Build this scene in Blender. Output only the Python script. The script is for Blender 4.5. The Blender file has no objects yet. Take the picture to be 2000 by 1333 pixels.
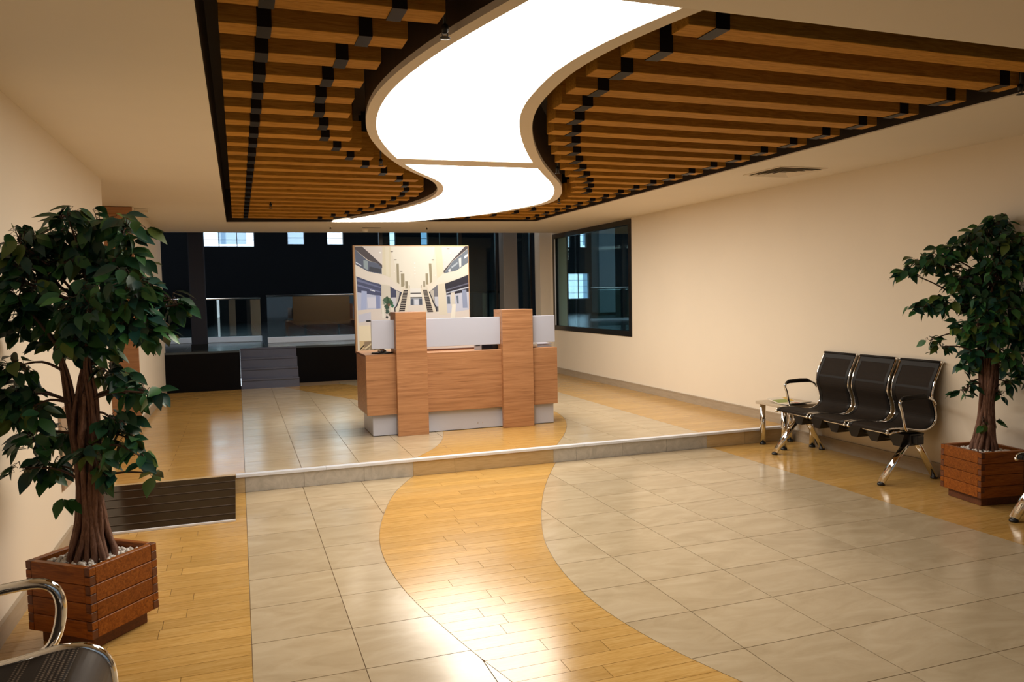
import bpy, bmesh, math, random
from mathutils import Vector, Matrix
import numpy as np

# ------------------------------------------------------------------ camera, world, light, exposure
S = bpy.context.scene
COL = S.collection
CAM_H = 1.5
YAW, PITCH, ROLL, FPX = 0.33844, 0.05938, 0.01907, 1514.0

def cam_axes():
    fwd = Vector((math.sin(YAW)*math.cos(PITCH), math.cos(YAW)*math.cos(PITCH), -math.sin(PITCH)))
    r = Vector((math.cos(YAW), -math.sin(YAW), 0)); d = fwd.cross(r)
    r2 = math.cos(ROLL)*r + math.sin(ROLL)*d
    d2 = -math.sin(ROLL)*r + math.cos(ROLL)*d
    return r2, d2, fwd
_r, _d, _f = cam_axes()
cam = bpy.data.cameras.new('camera'); camo = bpy.data.objects.new('camera', cam); COL.objects.link(camo)
cam.sensor_width = 36.0; cam.lens = FPX/2000*36.0; cam.clip_start = 0.05; cam.clip_end = 300
m = Matrix.Identity(4)
for i in range(3):
    m[i][0] = _r[i]; m[i][1] = -_d[i]; m[i][2] = -_f[i]
m[2][3] = CAM_H
camo.matrix_world = m
S.camera = camo

W = bpy.data.worlds.new('world'); S.world = W; W.use_nodes = True
bg = W.node_tree.nodes['Background']
bg.inputs[0].default_value = (0.80, 0.91, 1.0, 1); bg.inputs[1].default_value = 4.2
S.view_settings.view_transform = 'Standard'; S.view_settings.look = 'None'
S.view_settings.gamma = 1.0; S.view_settings.exposure = 0.22
S.view_settings.use_curve_mapping = False
PANEL_EMIT = 9.0
PANEL_COL = (1.0, 0.915, 0.79, 1)
try:
    S.cycles.use_denoising = True
    S.cycles.max_bounces = 6; S.cycles.diffuse_bounces = 4; S.cycles.glossy_bounces = 3; S.cycles.adaptive_threshold = 0.03; S.cycles.transparent_max_bounces = 12; S.cycles.caustics_reflective = False; S.cycles.caustics_refractive = False
except Exception: pass

rnd = random.Random(7)

# ------------------------------------------------------------------ helpers
class MB:
    def __init__(s): s.v = []; s.f = []; s.m = []; s.sm = []
    def add(s, vs, fs, mi=0, smooth=False):
        b = len(s.v); s.v += [tuple(v) for v in vs]
        for f in fs: s.f.append([b+i for i in f]); s.m.append(mi); s.sm.append(smooth)
    def box(s, x0, x1, y0, y1, z0, z1, mi=0):
        vs = [(x0,y0,z0),(x1,y0,z0),(x1,y1,z0),(x0,y1,z0),(x0,y0,z1),(x1,y0,z1),(x1,y1,z1),(x0,y1,z1)]
        s.add(vs, [(0,3,2,1),(4,5,6,7),(0,1,5,4),(1,2,6,5),(2,3,7,6),(3,0,4,7)], mi)
        return s
    def bevbox(s, x0, x1, y0, y1, z0, z1, b=0.004, mi=0):
        bm = bmesh.new(); bmesh.ops.create_cube(bm, size=1)
        for v in bm.verts:
            v.co = Vector(((x0+x1)/2+v.co.x*(x1-x0), (y0+y1)/2+v.co.y*(y1-y0), (z0+z1)/2+v.co.z*(z1-z0)))
        bmesh.ops.bevel(bm, geom=bm.edges[:], offset=b, segments=1, affect='EDGES')
        bm.verts.index_update()
        s.add([v.co[:] for v in bm.verts], [[v.index for v in f.verts] for f in bm.faces], mi); bm.free(); return s
    def prism(s, poly, z0, z1, mi=0):          # poly counter-clockwise in xy
        n = len(poly)
        vs = [(p[0],p[1],z0) for p in poly]+[(p[0],p[1],z1) for p in poly]
        fs = [list(range(n))[::-1], list(range(n,2*n))]+[(i,(i+1)%n,n+(i+1)%n,n+i) for i in range(n)]
        s.add(vs, fs, mi); return s
    def tube(s, pts, r, n=8, mi=0, cap=True, smooth=True, flat=1.0, up=None):
        pts = [Vector(p) for p in pts]; k = len(pts)
        rs = r if isinstance(r,(list,tuple)) else [r]*k
        vs = []; prev = None
        for i,p in enumerate(pts):
            t = (pts[min(i+1,k-1)]-pts[max(i-1,0)])
            if t.length < 1e-9: t = Vector((0,0,1))
            t.normalize()
            if prev is None:
                a = Vector(up) if up else (Vector((0,0,1)) if abs(t.z)<.9 else Vector((1,0,0)))
                u = a.cross(t)
                if u.length < 1e-6: u = Vector((0,1,0)).cross(t)
                u.normalize()
            else:
                u = prev - prev.dot(t)*t
                if u.length < 1e-6: u = t.orthogonal()
                u.normalize()
            prev = u; w = t.cross(u)
            for j in range(n):
                a = 2*math.pi*(j+.5)/n
                vs.append(p+rs[i]*(math.cos(a)*u+math.sin(a)*flat*w))
        fs = [(i*n+j, i*n+(j+1)%n, (i+1)*n+(j+1)%n, (i+1)*n+j) for i in range(k-1) for j in range(n)]
        if cap: fs += [list(range(n))[::-1], [(k-1)*n+j for j in range(n)]]
        s.add(vs, fs, mi, smooth); return s
    def lathe(s, prof, c=(0,0,0), n=20, mi=0, smooth=True):
        k = len(prof); vs = []
        for r,z in prof:
            for j in range(n):
                a = 2*math.pi*j/n; vs.append((c[0]+r*math.cos(a), c[1]+r*math.sin(a), c[2]+z))
        fs = [(i*n+j, i*n+(j+1)%n, (i+1)*n+(j+1)%n, (i+1)*n+j) for i in range(k-1) for j in range(n)]
        fs += [list(range(n))[::-1], [(k-1)*n+j for j in range(n)]]
        s.add(vs, fs, mi, smooth); return s
    def ball(s, c, r, n=6, mi=0, sc=(1,1,1), rot=None):
        vs = [];k=n//2+1
        for i in range(k):
            th = math.pi*(i+.5)/k
            for j in range(n):
                a = 2*math.pi*j/n
                v = Vector((r*sc[0]*math.sin(th)*math.cos(a), r*sc[1]*math.sin(th)*math.sin(a), r*sc[2]*math.cos(th)))
                if rot: v = rot @ v
                vs.append(v+Vector(c))
        fs = [(i*n+j,(i+1)*n+j,(i+1)*n+(j+1)%n,i*n+(j+1)%n) for i in range(k-1) for j in range(n)]
        fs += [list(range(n)), [(k-1)*n+j for j in range(n)][::-1]]
        s.add(vs, fs, mi, True); return s
    def mesh(s, name, mats, off=(0,0,0)):
        me = bpy.data.meshes.new(name)
        me.from_pydata([(v[0]-off[0],v[1]-off[1],v[2]-off[2]) for v in s.v], [], s.f)
        mats = mats if isinstance(mats,(list,tuple)) else [mats]
        for q in mats: me.materials.append(q)
        me.polygons.foreach_set('material_index', s.m)
        me.polygons.foreach_set('use_smooth', s.sm)
        me.update(); return me
    def build(s, name, mats, parent=None, local=False, loc=None):
        off = (0,0,0)
        if parent is not None and not local: off = wloc(parent)
        if loc is not None: off = (off[0]+loc[0]-off[0], off[1]+loc[1]-off[1], off[2]+loc[2]-off[2])
        o = bpy.data.objects.new(name, s.mesh(name, mats, off)); COL.objects.link(o)
        if parent is not None: o.parent = parent
        if loc is not None:
            p = wloc(parent) if parent is not None else (0,0,0)
            o.location = (loc[0]-p[0], loc[1]-p[1], loc[2]-p[2])
        return o
def wloc(o):
    x = Vector((0,0,0))
    while o is not None: x += o.location; o = o.parent
    return x
def tag(o, label=None, cat=None, group=None, kind=None):
    if label: o['label'] = label
    if cat: o['category'] = cat
    if group: o['group'] = group
    if kind: o['kind'] = kind
    return o
def thing(name, label, cat, loc=(0,0,0), rz=0, group=None):
    o = bpy.data.objects.new(name, None); COL.objects.link(o); o.empty_display_size = .1
    o.location = loc; o.rotation_euler = (0,0,rz)
    return tag(o, label, cat, group)
def struct(mb, name, mat, label=None, parent=None):
    o = mb.build(name, mat, parent)
    if parent is None: o['kind'] = 'structure'
    if label: o['label'] = label
    return o
def copy_tree(o, parent=None):
    c = o.copy(); COL.objects.link(c); c.parent = parent
    for ch in list(o.children): copy_tree(ch, c)
    return c

# ------------------------------------------------------------------ materials
def mat(name, col=(.5,.5,.5), rough=.5, metal=0.0, spec=.5, emit=None, es=0.0):
    M = bpy.data.materials.new(name); M.use_nodes = True
    b = M.node_tree.nodes['Principled BSDF']
    b.inputs['Base Color'].default_value = (*col,1); b.inputs['Roughness'].default_value = rough
    b.inputs['Metallic'].default_value = metal; b.inputs['Specular IOR Level'].default_value = spec
    if emit:
        b.inputs['Emission Color'].default_value = (*emit[:3],1); b.inputs['Emission Strength'].default_value = es
    return M
def N(M, t, **kw):
    n = M.node_tree.nodes.new(t)
    for k,v in kw.items(): setattr(n, k, v)
    return n
def L(M, a, b): M.node_tree.links.new(a, b)
def grain(M, c1, c2, scale=(1,12,12), ns=6.0, coord='Object', detail=6, rnd_amt=.25, bump=.02, c3=None, dist=1.5, island=False):
    nt = M.node_tree; b = nt.nodes['Principled BSDF']
    tc = N(M,'ShaderNodeTexCoord'); mp = N(M,'ShaderNodeMapping'); mp.inputs['Scale'].default_value = scale
    oi = N(M,'ShaderNodeObjectInfo')
    add = N(M,'ShaderNodeVectorMath', operation='ADD')
    cmb = N(M,'ShaderNodeVectorMath', operation='SCALE'); cmb.inputs[0].default_value = (37,91,53)
    L(M, oi.outputs['Random'], cmb.inputs['Scale'])
    L(M, tc.outputs[coord], mp.inputs[0]); L(M, mp.outputs[0], add.inputs[0]); L(M, cmb.outputs[0], add.inputs[1])
    no = N(M,'ShaderNodeTexNoise'); no.inputs['Scale'].default_value = ns; no.inputs['Detail'].default_value = detail
    no.inputs['Roughness'].default_value = .6; no.inputs['Distortion'].default_value = dist
    L(M, add.outputs[0], no.inputs['Vector'])
    cr = N(M,'ShaderNodeValToRGB'); cr.color_ramp.elements[0].position = .32; cr.color_ramp.elements[1].position = .68
    cr.color_ramp.elements[0].color = (*c1,1); cr.color_ramp.elements[1].color = (*c2,1)
    if c3:
        e = cr.color_ramp.elements.new(.5); e.color = (*c3,1)
    L(M, no.outputs['Fac'], cr.inputs[0])
    hs = N(M,'ShaderNodeHueSaturation')
    mr = N(M,'ShaderNodeMapRange'); mr.inputs['To Min'].default_value = 1-rnd_amt; mr.inputs['To Max'].default_value = 1+rnd_amt
    L(M, oi.outputs['Random'], mr.inputs[0]); L(M, mr.outputs[0], hs.inputs['Value']); L(M, cr.outputs[0], hs.inputs['Color'])
    L(M, hs.outputs[0], b.inputs['Base Color'])
    if bump:
        bp = N(M,'ShaderNodeBump'); bp.inputs['Strength'].default_value = bump; bp.inputs['Distance'].default_value = .01
        L(M, no.outputs['Fac'], bp.inputs['Height']); L(M, bp.outputs[0], b.inputs['Normal'])
    return M
def paint(name, col, rough=.6, var=.04, scale=1.5, bump=.03):
    M = mat(name, col, rough, spec=.3); b = M.node_tree.nodes['Principled BSDF']
    tc = N(M,'ShaderNodeTexCoord'); no = N(M,'ShaderNodeTexNoise'); no.inputs['Scale'].default_value = scale; no.inputs['Detail'].default_value = 5
    L(M, tc.outputs['Object'], no.inputs['Vector'])
    cr = N(M,'ShaderNodeValToRGB')
    cr.color_ramp.elements[0].color = (*[c*(1-var) for c in col],1); cr.color_ramp.elements[1].color = (*[min(1,c*(1+var)) for c in col],1)
    L(M, no.outputs['Fac'], cr.inputs[0]); L(M, cr.outputs[0], b.inputs['Base Color'])
    n2 = N(M,'ShaderNodeTexNoise'); n2.inputs['Scale'].default_value = 160; L(M, tc.outputs['Object'], n2.inputs['Vector'])
    bp = N(M,'ShaderNodeBump'); bp.inputs['Strength'].default_value = bump; bp.inputs['Distance'].default_value = .004
    L(M, n2.outputs['Fac'], bp.inputs['Height']); L(M, bp.outputs[0], b.inputs['Normal'])
    return M
def glass(name, tint=(.9,.95,.95), refl=.12, ior=1.45, k=.8):
    M = bpy.data.materials.new(name); M.use_nodes = True; nt = M.node_tree; nt.nodes.clear()
    out = N(M,'ShaderNodeOutputMaterial'); mix = N(M,'ShaderNodeMixShader'); tr = N(M,'ShaderNodeBsdfTransparent'); gl = N(M,'ShaderNodeBsdfGlossy')
    tr.inputs[0].default_value = (*tint,1); gl.inputs['Roughness'].default_value = .02
    fr = N(M,'ShaderNodeFresnel'); fr.inputs[0].default_value = ior
    mr = N(M,'ShaderNodeMath', operation='MULTIPLY_ADD'); mr.inputs[1].default_value = k; mr.inputs[2].default_value = refl*.2
    L(M, fr.outputs[0], mr.inputs[0]); L(M, mr.outputs[0], mix.inputs[0]); L(M, tr.outputs[0], mix.inputs[1]); L(M, gl.outputs[0], mix.inputs[2]); L(M, mix.outputs[0], out.inputs[0])
    return M

M_WALL = paint('wall_paint', (.79,.71,.595), .6)
M_CEIL = paint('ceiling_paint', (.80,.74,.66), .7)
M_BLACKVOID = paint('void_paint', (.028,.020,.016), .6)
M_FASCIA = paint('fascia_paint', (.05,.035,.026), .35)
M_RIM = paint('rim_paint', (.74,.66,.56), .55)
M_EMIT = mat('diffuser_glow', (.9,.9,.9), .5, emit=PANEL_COL, es=PANEL_EMIT)
M_BEAM = grain(mat('beam_wood', rough=.6, spec=.06), (.33,.152,.022), (.58,.30,.058), scale=(1.2,14,14), ns=5, rnd_amt=.08, c3=(.47,.228,.038))
M_STRAP = mat('strap_metal', (.02,.016,.015), .4, metal=.0, spec=.08)
def floor_rough(M, r0=.11, r1=.24):
    b = M.node_tree.nodes['Principled BSDF']
    tc = N(M,'ShaderNodeTexCoord'); no = N(M,'ShaderNodeTexNoise'); no.inputs['Scale'].default_value = 2.5; no.inputs['Detail'].default_value = 4
    L(M, tc.outputs['Object'], no.inputs['Vector'])
    mr = N(M,'ShaderNodeMapRange'); mr.inputs['To Min'].default_value = r0; mr.inputs['To Max'].default_value = r1
    L(M, no.outputs['Fac'], mr.inputs[0]); L(M, mr.outputs[0], b.inputs['Roughness'])
    return M
M_PLANK = floor_rough(grain(mat('plank_wood', spec=.5), (.46,.265,.070), (.62,.40,.145), scale=(1.1,16,8), ns=4, rnd_amt=.09, c3=(.56,.335,.10), bump=.01))
M_TILE = floor_rough(grain(mat('stone_tile', spec=.5), (.44,.35,.225), (.55,.455,.315), scale=(1.0,2.4,2), ns=2.6, rnd_amt=.035, c3=(.50,.405,.27), detail=10, dist=1.2, bump=.006))
M_GROUT = mat('joint', (.28,.195,.115), .7)
# platform wood, rows too far away to tell apart: joints in the material
def plankrows(name):
    M = mat(name, spec=.55); grain(M, (.46,.265,.070), (.62,.40,.145), scale=(1.1,16,8), ns=4, rnd_amt=0, c3=(.56,.335,.10), bump=0)
    nt = M.node_tree; b = nt.nodes['Principled BSDF']; src = b.inputs['Base Color'].links[0].from_socket
    tc = N(M,'ShaderNodeTexCoord'); br = N(M,'ShaderNodeTexBrick')
    br.inputs['Color1'].default_value = (1,1,1,1); br.inputs['Color2'].default_value = (.86,.84,.80,1); br.inputs['Mortar'].default_value = (.55,.42,.3,1)
    br.inputs['Scale'].default_value = 1; br.inputs['Mortar Size'].default_value = .0012; br.inputs['Brick Width'].default_value = 1.15; br.inputs['Row Height'].default_value = .105
    L(M, tc.outputs['Object'], br.inputs['Vector'])
    mx = N(M,'ShaderNodeMixRGB', blend_type='MULTIPLY'); mx.inputs[0].default_value = 1
    L(M, src, mx.inputs[1]); L(M, br.outputs['Color'], mx.inputs[2]); L(M, mx.outputs[0], b.inputs['Base Color'])
    return floor_rough(M)
M_PLANKROWS = plankrows('plank_rows_wood')
M_ALU = mat('aluminium', (.78,.82,.92), .35, metal=.15)  # pale blue cast: reflected daylight put into the metal's colour
M_RISERSTONE = grain(mat('riser_stone', rough=.35), (.40,.37,.33), (.54,.50,.45), scale=(2,2,2), ns=5, rnd_amt=.04)
M_RISERWOOD = grain(mat('riser_wood', rough=.35), (.46,.33,.17), (.56,.42,.24), scale=(1,8,8), ns=5, rnd_amt=.05)
M_BASE = grain(mat('baseboard_wood', rough=.45), (.36,.29,.21), (.42,.345,.26), scale=(6,1,6), ns=4, rnd_amt=0)
M_DESKW = grain(mat('desk_laminate', rough=.35, spec=.4), (.29,.135,.062), (.48,.25,.125), scale=(.55,6,13), ns=3.4, rnd_amt=.05, c3=(.41,.205,.098), dist=1.0)
M_DESKEDGE = mat('desk_edge_dark', (.16,.06,.03), .45)
M_DESKGREY = paint('desk_grey', (.47,.50,.62), .35, .02)
M_DESKKICK = paint('desk_kick_grey', (.50,.52,.62), .3, .03)
M_WHITE = paint('white_plastic', (.82,.80,.76), .4, .02)
M_BLACK = mat('black_plastic', (.012,.012,.013), .35)
M_CHROME = mat('chrome', (.82,.80,.77), .07, metal=1)
M_STEEL = mat('brushed_steel', (.62,.61,.60), .22, metal=1)
M_FRAMEBLK = mat('black_frame', (.010,.008,.007), .3)
M_GLASS = glass('window_glass', (.74,.90,.93), .05, k=.25)
M_GLASSG = glass('balustrade_glass', (.80,.92,.92), .3)
M_GLASSF = glass('entrance_glass', (.23,.245,.26))  # unseen entrance glazing, tinted to hold back the daylight
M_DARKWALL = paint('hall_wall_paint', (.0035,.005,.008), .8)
M_HALLCOL = paint('hall_column_paint', (.30,.36,.40), .6)
M_ENDCOL = paint('end_column_paint', (.20,.19,.185), .6)
M_BLUECOL = paint('blue_column_paint', (.012,.015,.028), .6)
M_HALLFLOOR = mat('hall_floor_stone', (.05,.066,.078), .2, spec=.45)
M_BLACKGLOSS = mat('black_gloss', (.003,.003,.004), .3, spec=.1)
M_STEP = mat('step_stone', (.075,.085,.135), .2, spec=.8)  # blue of the window reflection is put into the step colour
M_RAMP = mat('ramp_laminate', (.018,.011,.006), .14, spec=.2)
M_RAMPSTRIP = mat('ramp_grip', (.075,.055,.04), .5)
M_PLANTER = grain(mat('planter_cedar', rough=.4, spec=.22), (.16,.042,.007), (.36,.115,.018), scale=(1.5,14,14), ns=4, rnd_amt=.14, c3=(.27,.078,.011))
M_PLANTEREND = grain(mat('planter_end_grain', rough=.5), (.10,.030,.010), (.17,.050,.014), scale=(9,9,9), ns=5, rnd_amt=.1)
M_SOIL = mat('planter_lining', (.012,.011,.012), .8)
M_PEBBLE = paint('pebble_white', (.74,.71,.68), .6, .15, 40)
M_BARK = grain(mat('bark', rough=.75, spec=.25), (.09,.042,.028), (.25,.135,.095), scale=(14,14,3), ns=5, rnd_amt=.0, c3=(.17,.088,.06), bump=.3)
M_TWIG = mat('twig', (.07,.035,.022), .7)
def leafmat(name, col):
    M = mat(name, col, .42, spec=.35); b = M.node_tree.nodes['Principled BSDF']
    oi = N(M,'ShaderNodeObjectInfo'); hs = N(M,'ShaderNodeHueSaturation'); hs.inputs['Color'].default_value = (*col,1)
    mr = N(M,'ShaderNodeMapRange'); mr.inputs['To Min'].default_value = .7; mr.inputs['To Max'].default_value = 1.35
    L(M, oi.outputs['Random'], mr.inputs[0]); L(M, mr.outputs[0], hs.inputs['Value']); L(M, hs.outputs[0], b.inputs['Base Color'])
    return M
M_LEAF = [leafmat('leaf_dark_green', (.019,.080,.036)), leafmat('leaf_green', (.038,.135,.036)), leafmat('leaf_blue_green', (.015,.066,.054)), leafmat('leaf_yellow_green', (.10,.155,.03))]
def meshfab():
    M = mat('black_mesh_fabric', (.022,.016,.012), .7, spec=.12); nt = M.node_tree; b = nt.nodes['Principled BSDF']
    return M
M_MESH = meshfab()
M_MESHEDGE = mat('black_vinyl', (.010,.008,.007), .5, spec=.2)
def perf():
    M = mat('perforated_steel', (.03,.024,.02), .6, spec=.05); b = M.node_tree.nodes['Principled BSDF']
    tc = N(M,'ShaderNodeTexCoord'); vo = N(M,'ShaderNodeTexVoronoi'); vo.inputs['Scale'].default_value = 75; vo.inputs['Randomness'].default_value = 0
    L(M, tc.outputs['Object'], vo.inputs['Vector'])
    cr = N(M,'ShaderNodeValToRGB'); cr.color_ramp.elements[0].position = .28; cr.color_ramp.elements[1].position = .34
    cr.color_ramp.elements[0].color = (.13,.10,.075,1); cr.color_ramp.elements[1].color = (.022,.017,.014,1)
    L(M, vo.outputs['Distance'], cr.inputs[0]); L(M, cr.outputs[0], b.inputs['Base Color'])
    return M
M_PERF = perf()
M_SEATDARK = mat('seat_lip_steel', (.045,.034,.026), .5, spec=.2)

# ------------------------------------------------------------------ dimensions of the place
H = 2.54                 # ceiling
PZ = 0.14                # raised floor
XL, XR = -1.05, 5.17     # side walls
YS = 6.33                # front of the raised floor
YF = -1.3                # entrance side, behind the camera
YE = 12.5                # far end
UZ = 0.74                # floor of the dark hall
RX0, RX1, RYN = -0.104, 4.05, 2.53    # ceiling recess
def ryf(x): return 11.10-(x+.104)*(11.10-10.39)/4.154

def curve(tbl):
    ys = [p[0] for p in tbl]; xs = [p[1] for p in tbl]; n = len(ys)
    ms = [(xs[min(i+1,n-1)]-xs[max(i-1,0)])/(ys[min(i+1,n-1)]-ys[max(i-1,0)]) for i in range(n)]
    def f(y):
        if y <= ys[0]: return xs[0]+ms[0]*(y-ys[0])
        if y >= ys[-1]: return xs[-1]+ms[-1]*(y-ys[-1])
        i = max(k for k in range(n-1) if ys[k] <= y)
        h = ys[i+1]-ys[i]; t = (y-ys[i])/h
        return ((2*t**3-3*t*t+1)*xs[i]+(t**3-2*t*t+t)*h*ms[i]+(-2*t**3+3*t*t)*xs[i+1]+(t**3-t*t)*h*ms[i+1])
    return f
CL = curve([(2.2,1.06),(2.6,.955),(3.0,.85),(3.3,.785),(3.66,.73),(4.05,.705),(4.45,.725),(4.85,.785),(5.25,.89),(5.8,1.09),(6.33,1.345),(6.9,1.69),(7.3,1.84),(7.7,1.925),(8.05,1.946),(8.5,1.92),(9.06,1.83),(9.66,1.69),(10.3,1.47),(10.9,1.25)])
CR = curve([(2.2,1.78),(2.5,1.675),(2.9,1.575),(3.2,1.535),(3.45,1.53),(3.75,1.56),(4.03,1.605),(4.33,1.685),(4.65,1.80),(5.0,1.945),(5.42,2.14),(5.85,2.36),(6.33,2.63),(6.85,2.925),(7.27,3.125),(7.66,3.27),(8.05,3.375),(8.43,3.392),(9.0,3.28),(9.66,3.04),(10.5,2.40),(10.9,2.05)])
FL = curve([(1.2,1.15),(2.0,1.09),(2.5,1.0),(2.77,.947),(3.04,.885),(3.33,.828),(3.66,.772),(4.0,.74),(4.4,.738),(4.79,.78),(5.23,.881),(5.82,1.071),(6.33,1.33),(6.75,1.62),(7.21,1.815),(7.7,1.925),(8.05,1.946),(8.5,1.92),(9.06,1.83),(9.66,1.69),(10.3,1.47),(11.2,1.1),(12.5,.6)])
FR = curve([(1.2,2.15),(2.0,1.91),(2.44,1.77),(2.73,1.677),(3.01,1.614),(3.33,1.58),(3.7,1.592),(4.02,1.638),(4.39,1.728),(5.04,1.972),(5.65,2.252),(6.29,2.597),(6.96,2.985),(7.52,3.24),(8.03,3.385),(8.4,3.415),(9.0,3.28),(9.66,3.04),(10.5,2.5),(11.4,2.0),(12.5,1.5)])

# ------------------------------------------------------------------ walls
wl = MB(); wl.box(XL-.2,XL,YF,7.37,-.3,H+.6)
WALL_L = struct(wl,'wall_left',M_WALL)
wa = MB(); wa.box(XL-.2,XL,9.42,12.62,-.3,H+.6); wa.box(-2.4,-2.2,7.17,9.62,-.3,H+.6); wa.box(-2.2,XL-.2,7.17,7.37,-.3,H+.6)
struct(wa,'wall_left_rear',M_WALL)
alc = MB(); alc.box(-2.2,XL-.2,9.42,9.62,-.3,H+.6)
ALC = struct(alc,'wall_alcove',M_DESKEDGE)
for z0,z1 in ((PZ+.1,1.08),(1.087,1.82),(1.827,H-.004)):
    MB().bevbox(-2.19,XL-.0,9.40,9.42,z0,z1,.002).build('panel',M_DESKW,ALC)
# right wall with its window opening
WY0,WY1,WZ0,WZ1 = 9.63,12.46,.885,2.525
wr = MB()
wr.box(XR,XR+.25,YF,WY0,-.3,H+.6); wr.box(XR,XR+.25,WY1,12.75,-.3,H+.6)
wr.box(XR,XR+.25,WY0,WY1,-.3,WZ0); wr.box(XR,XR+.25,WY0,WY1,WZ1,H+.6)
struct(wr,'wall_right',M_WALL)
WIN = tag(MB().box(XR-.012,XR+.06,WY0,WY1,WZ0,WZ0+.075).box(XR-.012,XR+.06,WY0,WY1,WZ1-.075,WZ1).box(XR-.012,XR+.06,WY0,WY0+.075,WZ0+.075,WZ1-.075).box(XR-.012,XR+.06,WY1-.075,WY1,WZ0+.075,WZ1-.075).build('window_1',M_FRAMEBLK),kind='structure')
MB().box(XR+.02,XR+.028,WY0+.075,WY1-.075,WZ0+.075,WZ1-.075).build('pane',M_GLASS,WIN)
MB().box(XR-.012,XR+.004,WY1-.093,WY1-.079,WZ0+.08,WZ1-.08).build('bead',M_ALU,WIN)
M_ENTR = paint('entrance_wall_paint',(.16,.15,.145),.6)  # unseen wall, its colour set dark to cut bounced light
# entrance wall behind the camera: piers, head and mullions around the glazing
we = MB(); we.box(XL,XL+.5,YF-.25,YF,-.3,H+.6); we.box(XR-.5,XR,YF-.25,YF,-.3,H+.6); we.box(XL+.5,XR-.5,YF-.25,YF,2.3,H+.6); we.box(XL+.5,XR-.5,YF-.25,YF,-.3,.0)
struct(we,'wall_front',M_ENTR)
W2 = MB()
for x in (XL+.5, .75, 2.05, 3.35, XR-.56): W2.box(x,x+.06,YF-.16,YF-.08,0,2.3)
W2.box(XL+.5,XR-.5,YF-.16,YF-.08,2.24,2.3); W2.box(XL+.5,XR-.5,YF-.16,YF-.08,0,.06)
W2 = tag(W2.build('window_2',M_FRAMEBLK),kind='structure')
for x0,x1 in ((XL+.56,.75),(.81,2.05),(2.11,3.35),(3.41,XR-.56)):
    MB().box(x0,x1,YF-.125,YF-.115,.06,2.24).build('pane',M_GLASSF,W2)

# ------------------------------------------------------------------ floors
TG = .0022
fb = MB().box(XL,XR,YF,YS,-.3,-.004)
FLOOR = struct(fb,'floor',M_GROUT)
def plank(x0a,x1a,x0b,x1b,y0,y1,parent,z=0.0):
    """one board; x0a,x1a = ends at y0, x0b,x1b = ends at y1"""
    g = TG/2
    mb = MB().prism([(x0a+g,y0+g),(x1a-g,y0+g),(x1b-g,y1-g),(x0b+g,y1-g)], z-.004, z)
    return mb.build('plank', M_PLANK, parent, loc=((x0a+x1a)/2,(y0+y1)/2,0))
PW = .105
Y0P = YS-PW*39
rows = [(YS-PW*(k+1), YS-PW*k) for k in range(39)]
tile_rx = 4.23
nplank = 0
for k,(y0,y1) in enumerate(rows):
    # left strip
    j = [XL, XL+.30+.55*rnd.random(), 0.0]
    for a,b in zip(j[:-1],j[1:]):
        plank(a,b,a,b,y0,y1,FLOOR); nplank += 1
    # S band
    l0,l1,r0,r1 = FL(y0),FL(y1),FR(y0),FR(y1)
    cuts = [l0+(.25+.5*rnd.random())*(r0-l0)]
    plank(l0,cuts[0],l1,cuts[0],y0,y1,FLOOR); plank(cuts[0],r0,cuts[0],r1,y0,y1,FLOOR); nplank += 2
    # right strip
    c = tile_rx+.25+.5*rnd.random()
    for a,b in ((tile_rx,c),(c,XR)): plank(a,b,a,b,y0,y1,FLOOR); nplank += 1
st = MB()   # boards nearer than the camera sees
for k in range(39, 73):
    y0,y1 = YS-PW*(k+1), YS-PW*k; g = TG/2
    if y0 < YF: break
    for a0,b0,a1,b1 in ((XL,0,XL,0),(FL(y0),FR(y0),FL(y1),FR(y1)),(tile_rx,XR,tile_rx,XR)):
        st.prism([(a0+g,y0+g),(b0-g,y0+g),(b1-g,y1-g),(a1+g,y1-g)],-.004,0)
tag(st.build('plank_field',M_PLANK,FLOOR),kind='stuff')

def tile(x0,x1,y0,y1,parent,z,lo=None,hi=None):
    """stone tile, cut along the S band: keeps lo(y) <= x <= hi(y)"""
    g = .002; n = 1 if not (lo or hi) else 10
    ys = [y0+g+(y1-y0-2*g)*i/n for i in range(n+1)]
    Lx = [max(x0+g, lo(y)+g) if lo else x0+g for y in ys]; Rx = [min(x1-g, hi(y)-g) if hi else x1-g for y in ys]
    seg = []
    for y,a,b in zip(ys,Lx,Rx): seg.append((y,a,max(b,a)) if b > a+.003 else None)
    # keep the longest run that has width
    best=[];cur=[]
    for q in seg+[None]:
        if q: cur.append(q)
        else:
            if len(cur)>len(best): best=cur
            cur=[]
    if len(best) < 2: return None
    poly = [(q[2],q[0]) for q in best]+[(q[1],q[0]) for q in best[::-1]]
    cx,cy = (x0+x1)/2,(y0+y1)/2
    return MB().prism(poly,z-.004,z).build('tile',M_TILE,parent,loc=(cx,cy,z))
left_lines = [0,.433,.895,1.357,1.818,2.28]
right_lines = [1.485,1.95,2.41,2.87,3.325,3.785,tile_rx]
ylines = [3.085+.409*k for k in range(-10,8)]+[YS]
for y0,y1 in zip(ylines[:-1],ylines[1:]):
    if y1 < 1.4: continue
    for a,b in zip(left_lines[:-1],left_lines[1:]):
        cut = b > min(FL(y0),FL(y1),FL((y0+y1)/2))-.01
        if a < max(FL(y0),FL(y1)): tile(a,b,y0,y1,FLOOR,0,hi=FL if cut else None)
    for a,b in zip(right_lines[:-1],right_lines[1:]):
        cut = a < max(FR(y0),FR(y1),FR((y0+y1)/2))+.01
        if b > min(FR(y0),FR(y1),FR((y0+y1)/2)): tile(a,b,y0,y1,FLOOR,0,lo=FR if cut else None)
st = MB().box(0,.98,YF,1.37,-.004,0).box(2.35,tile_rx,YF,1.37,-.004,0)
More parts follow.
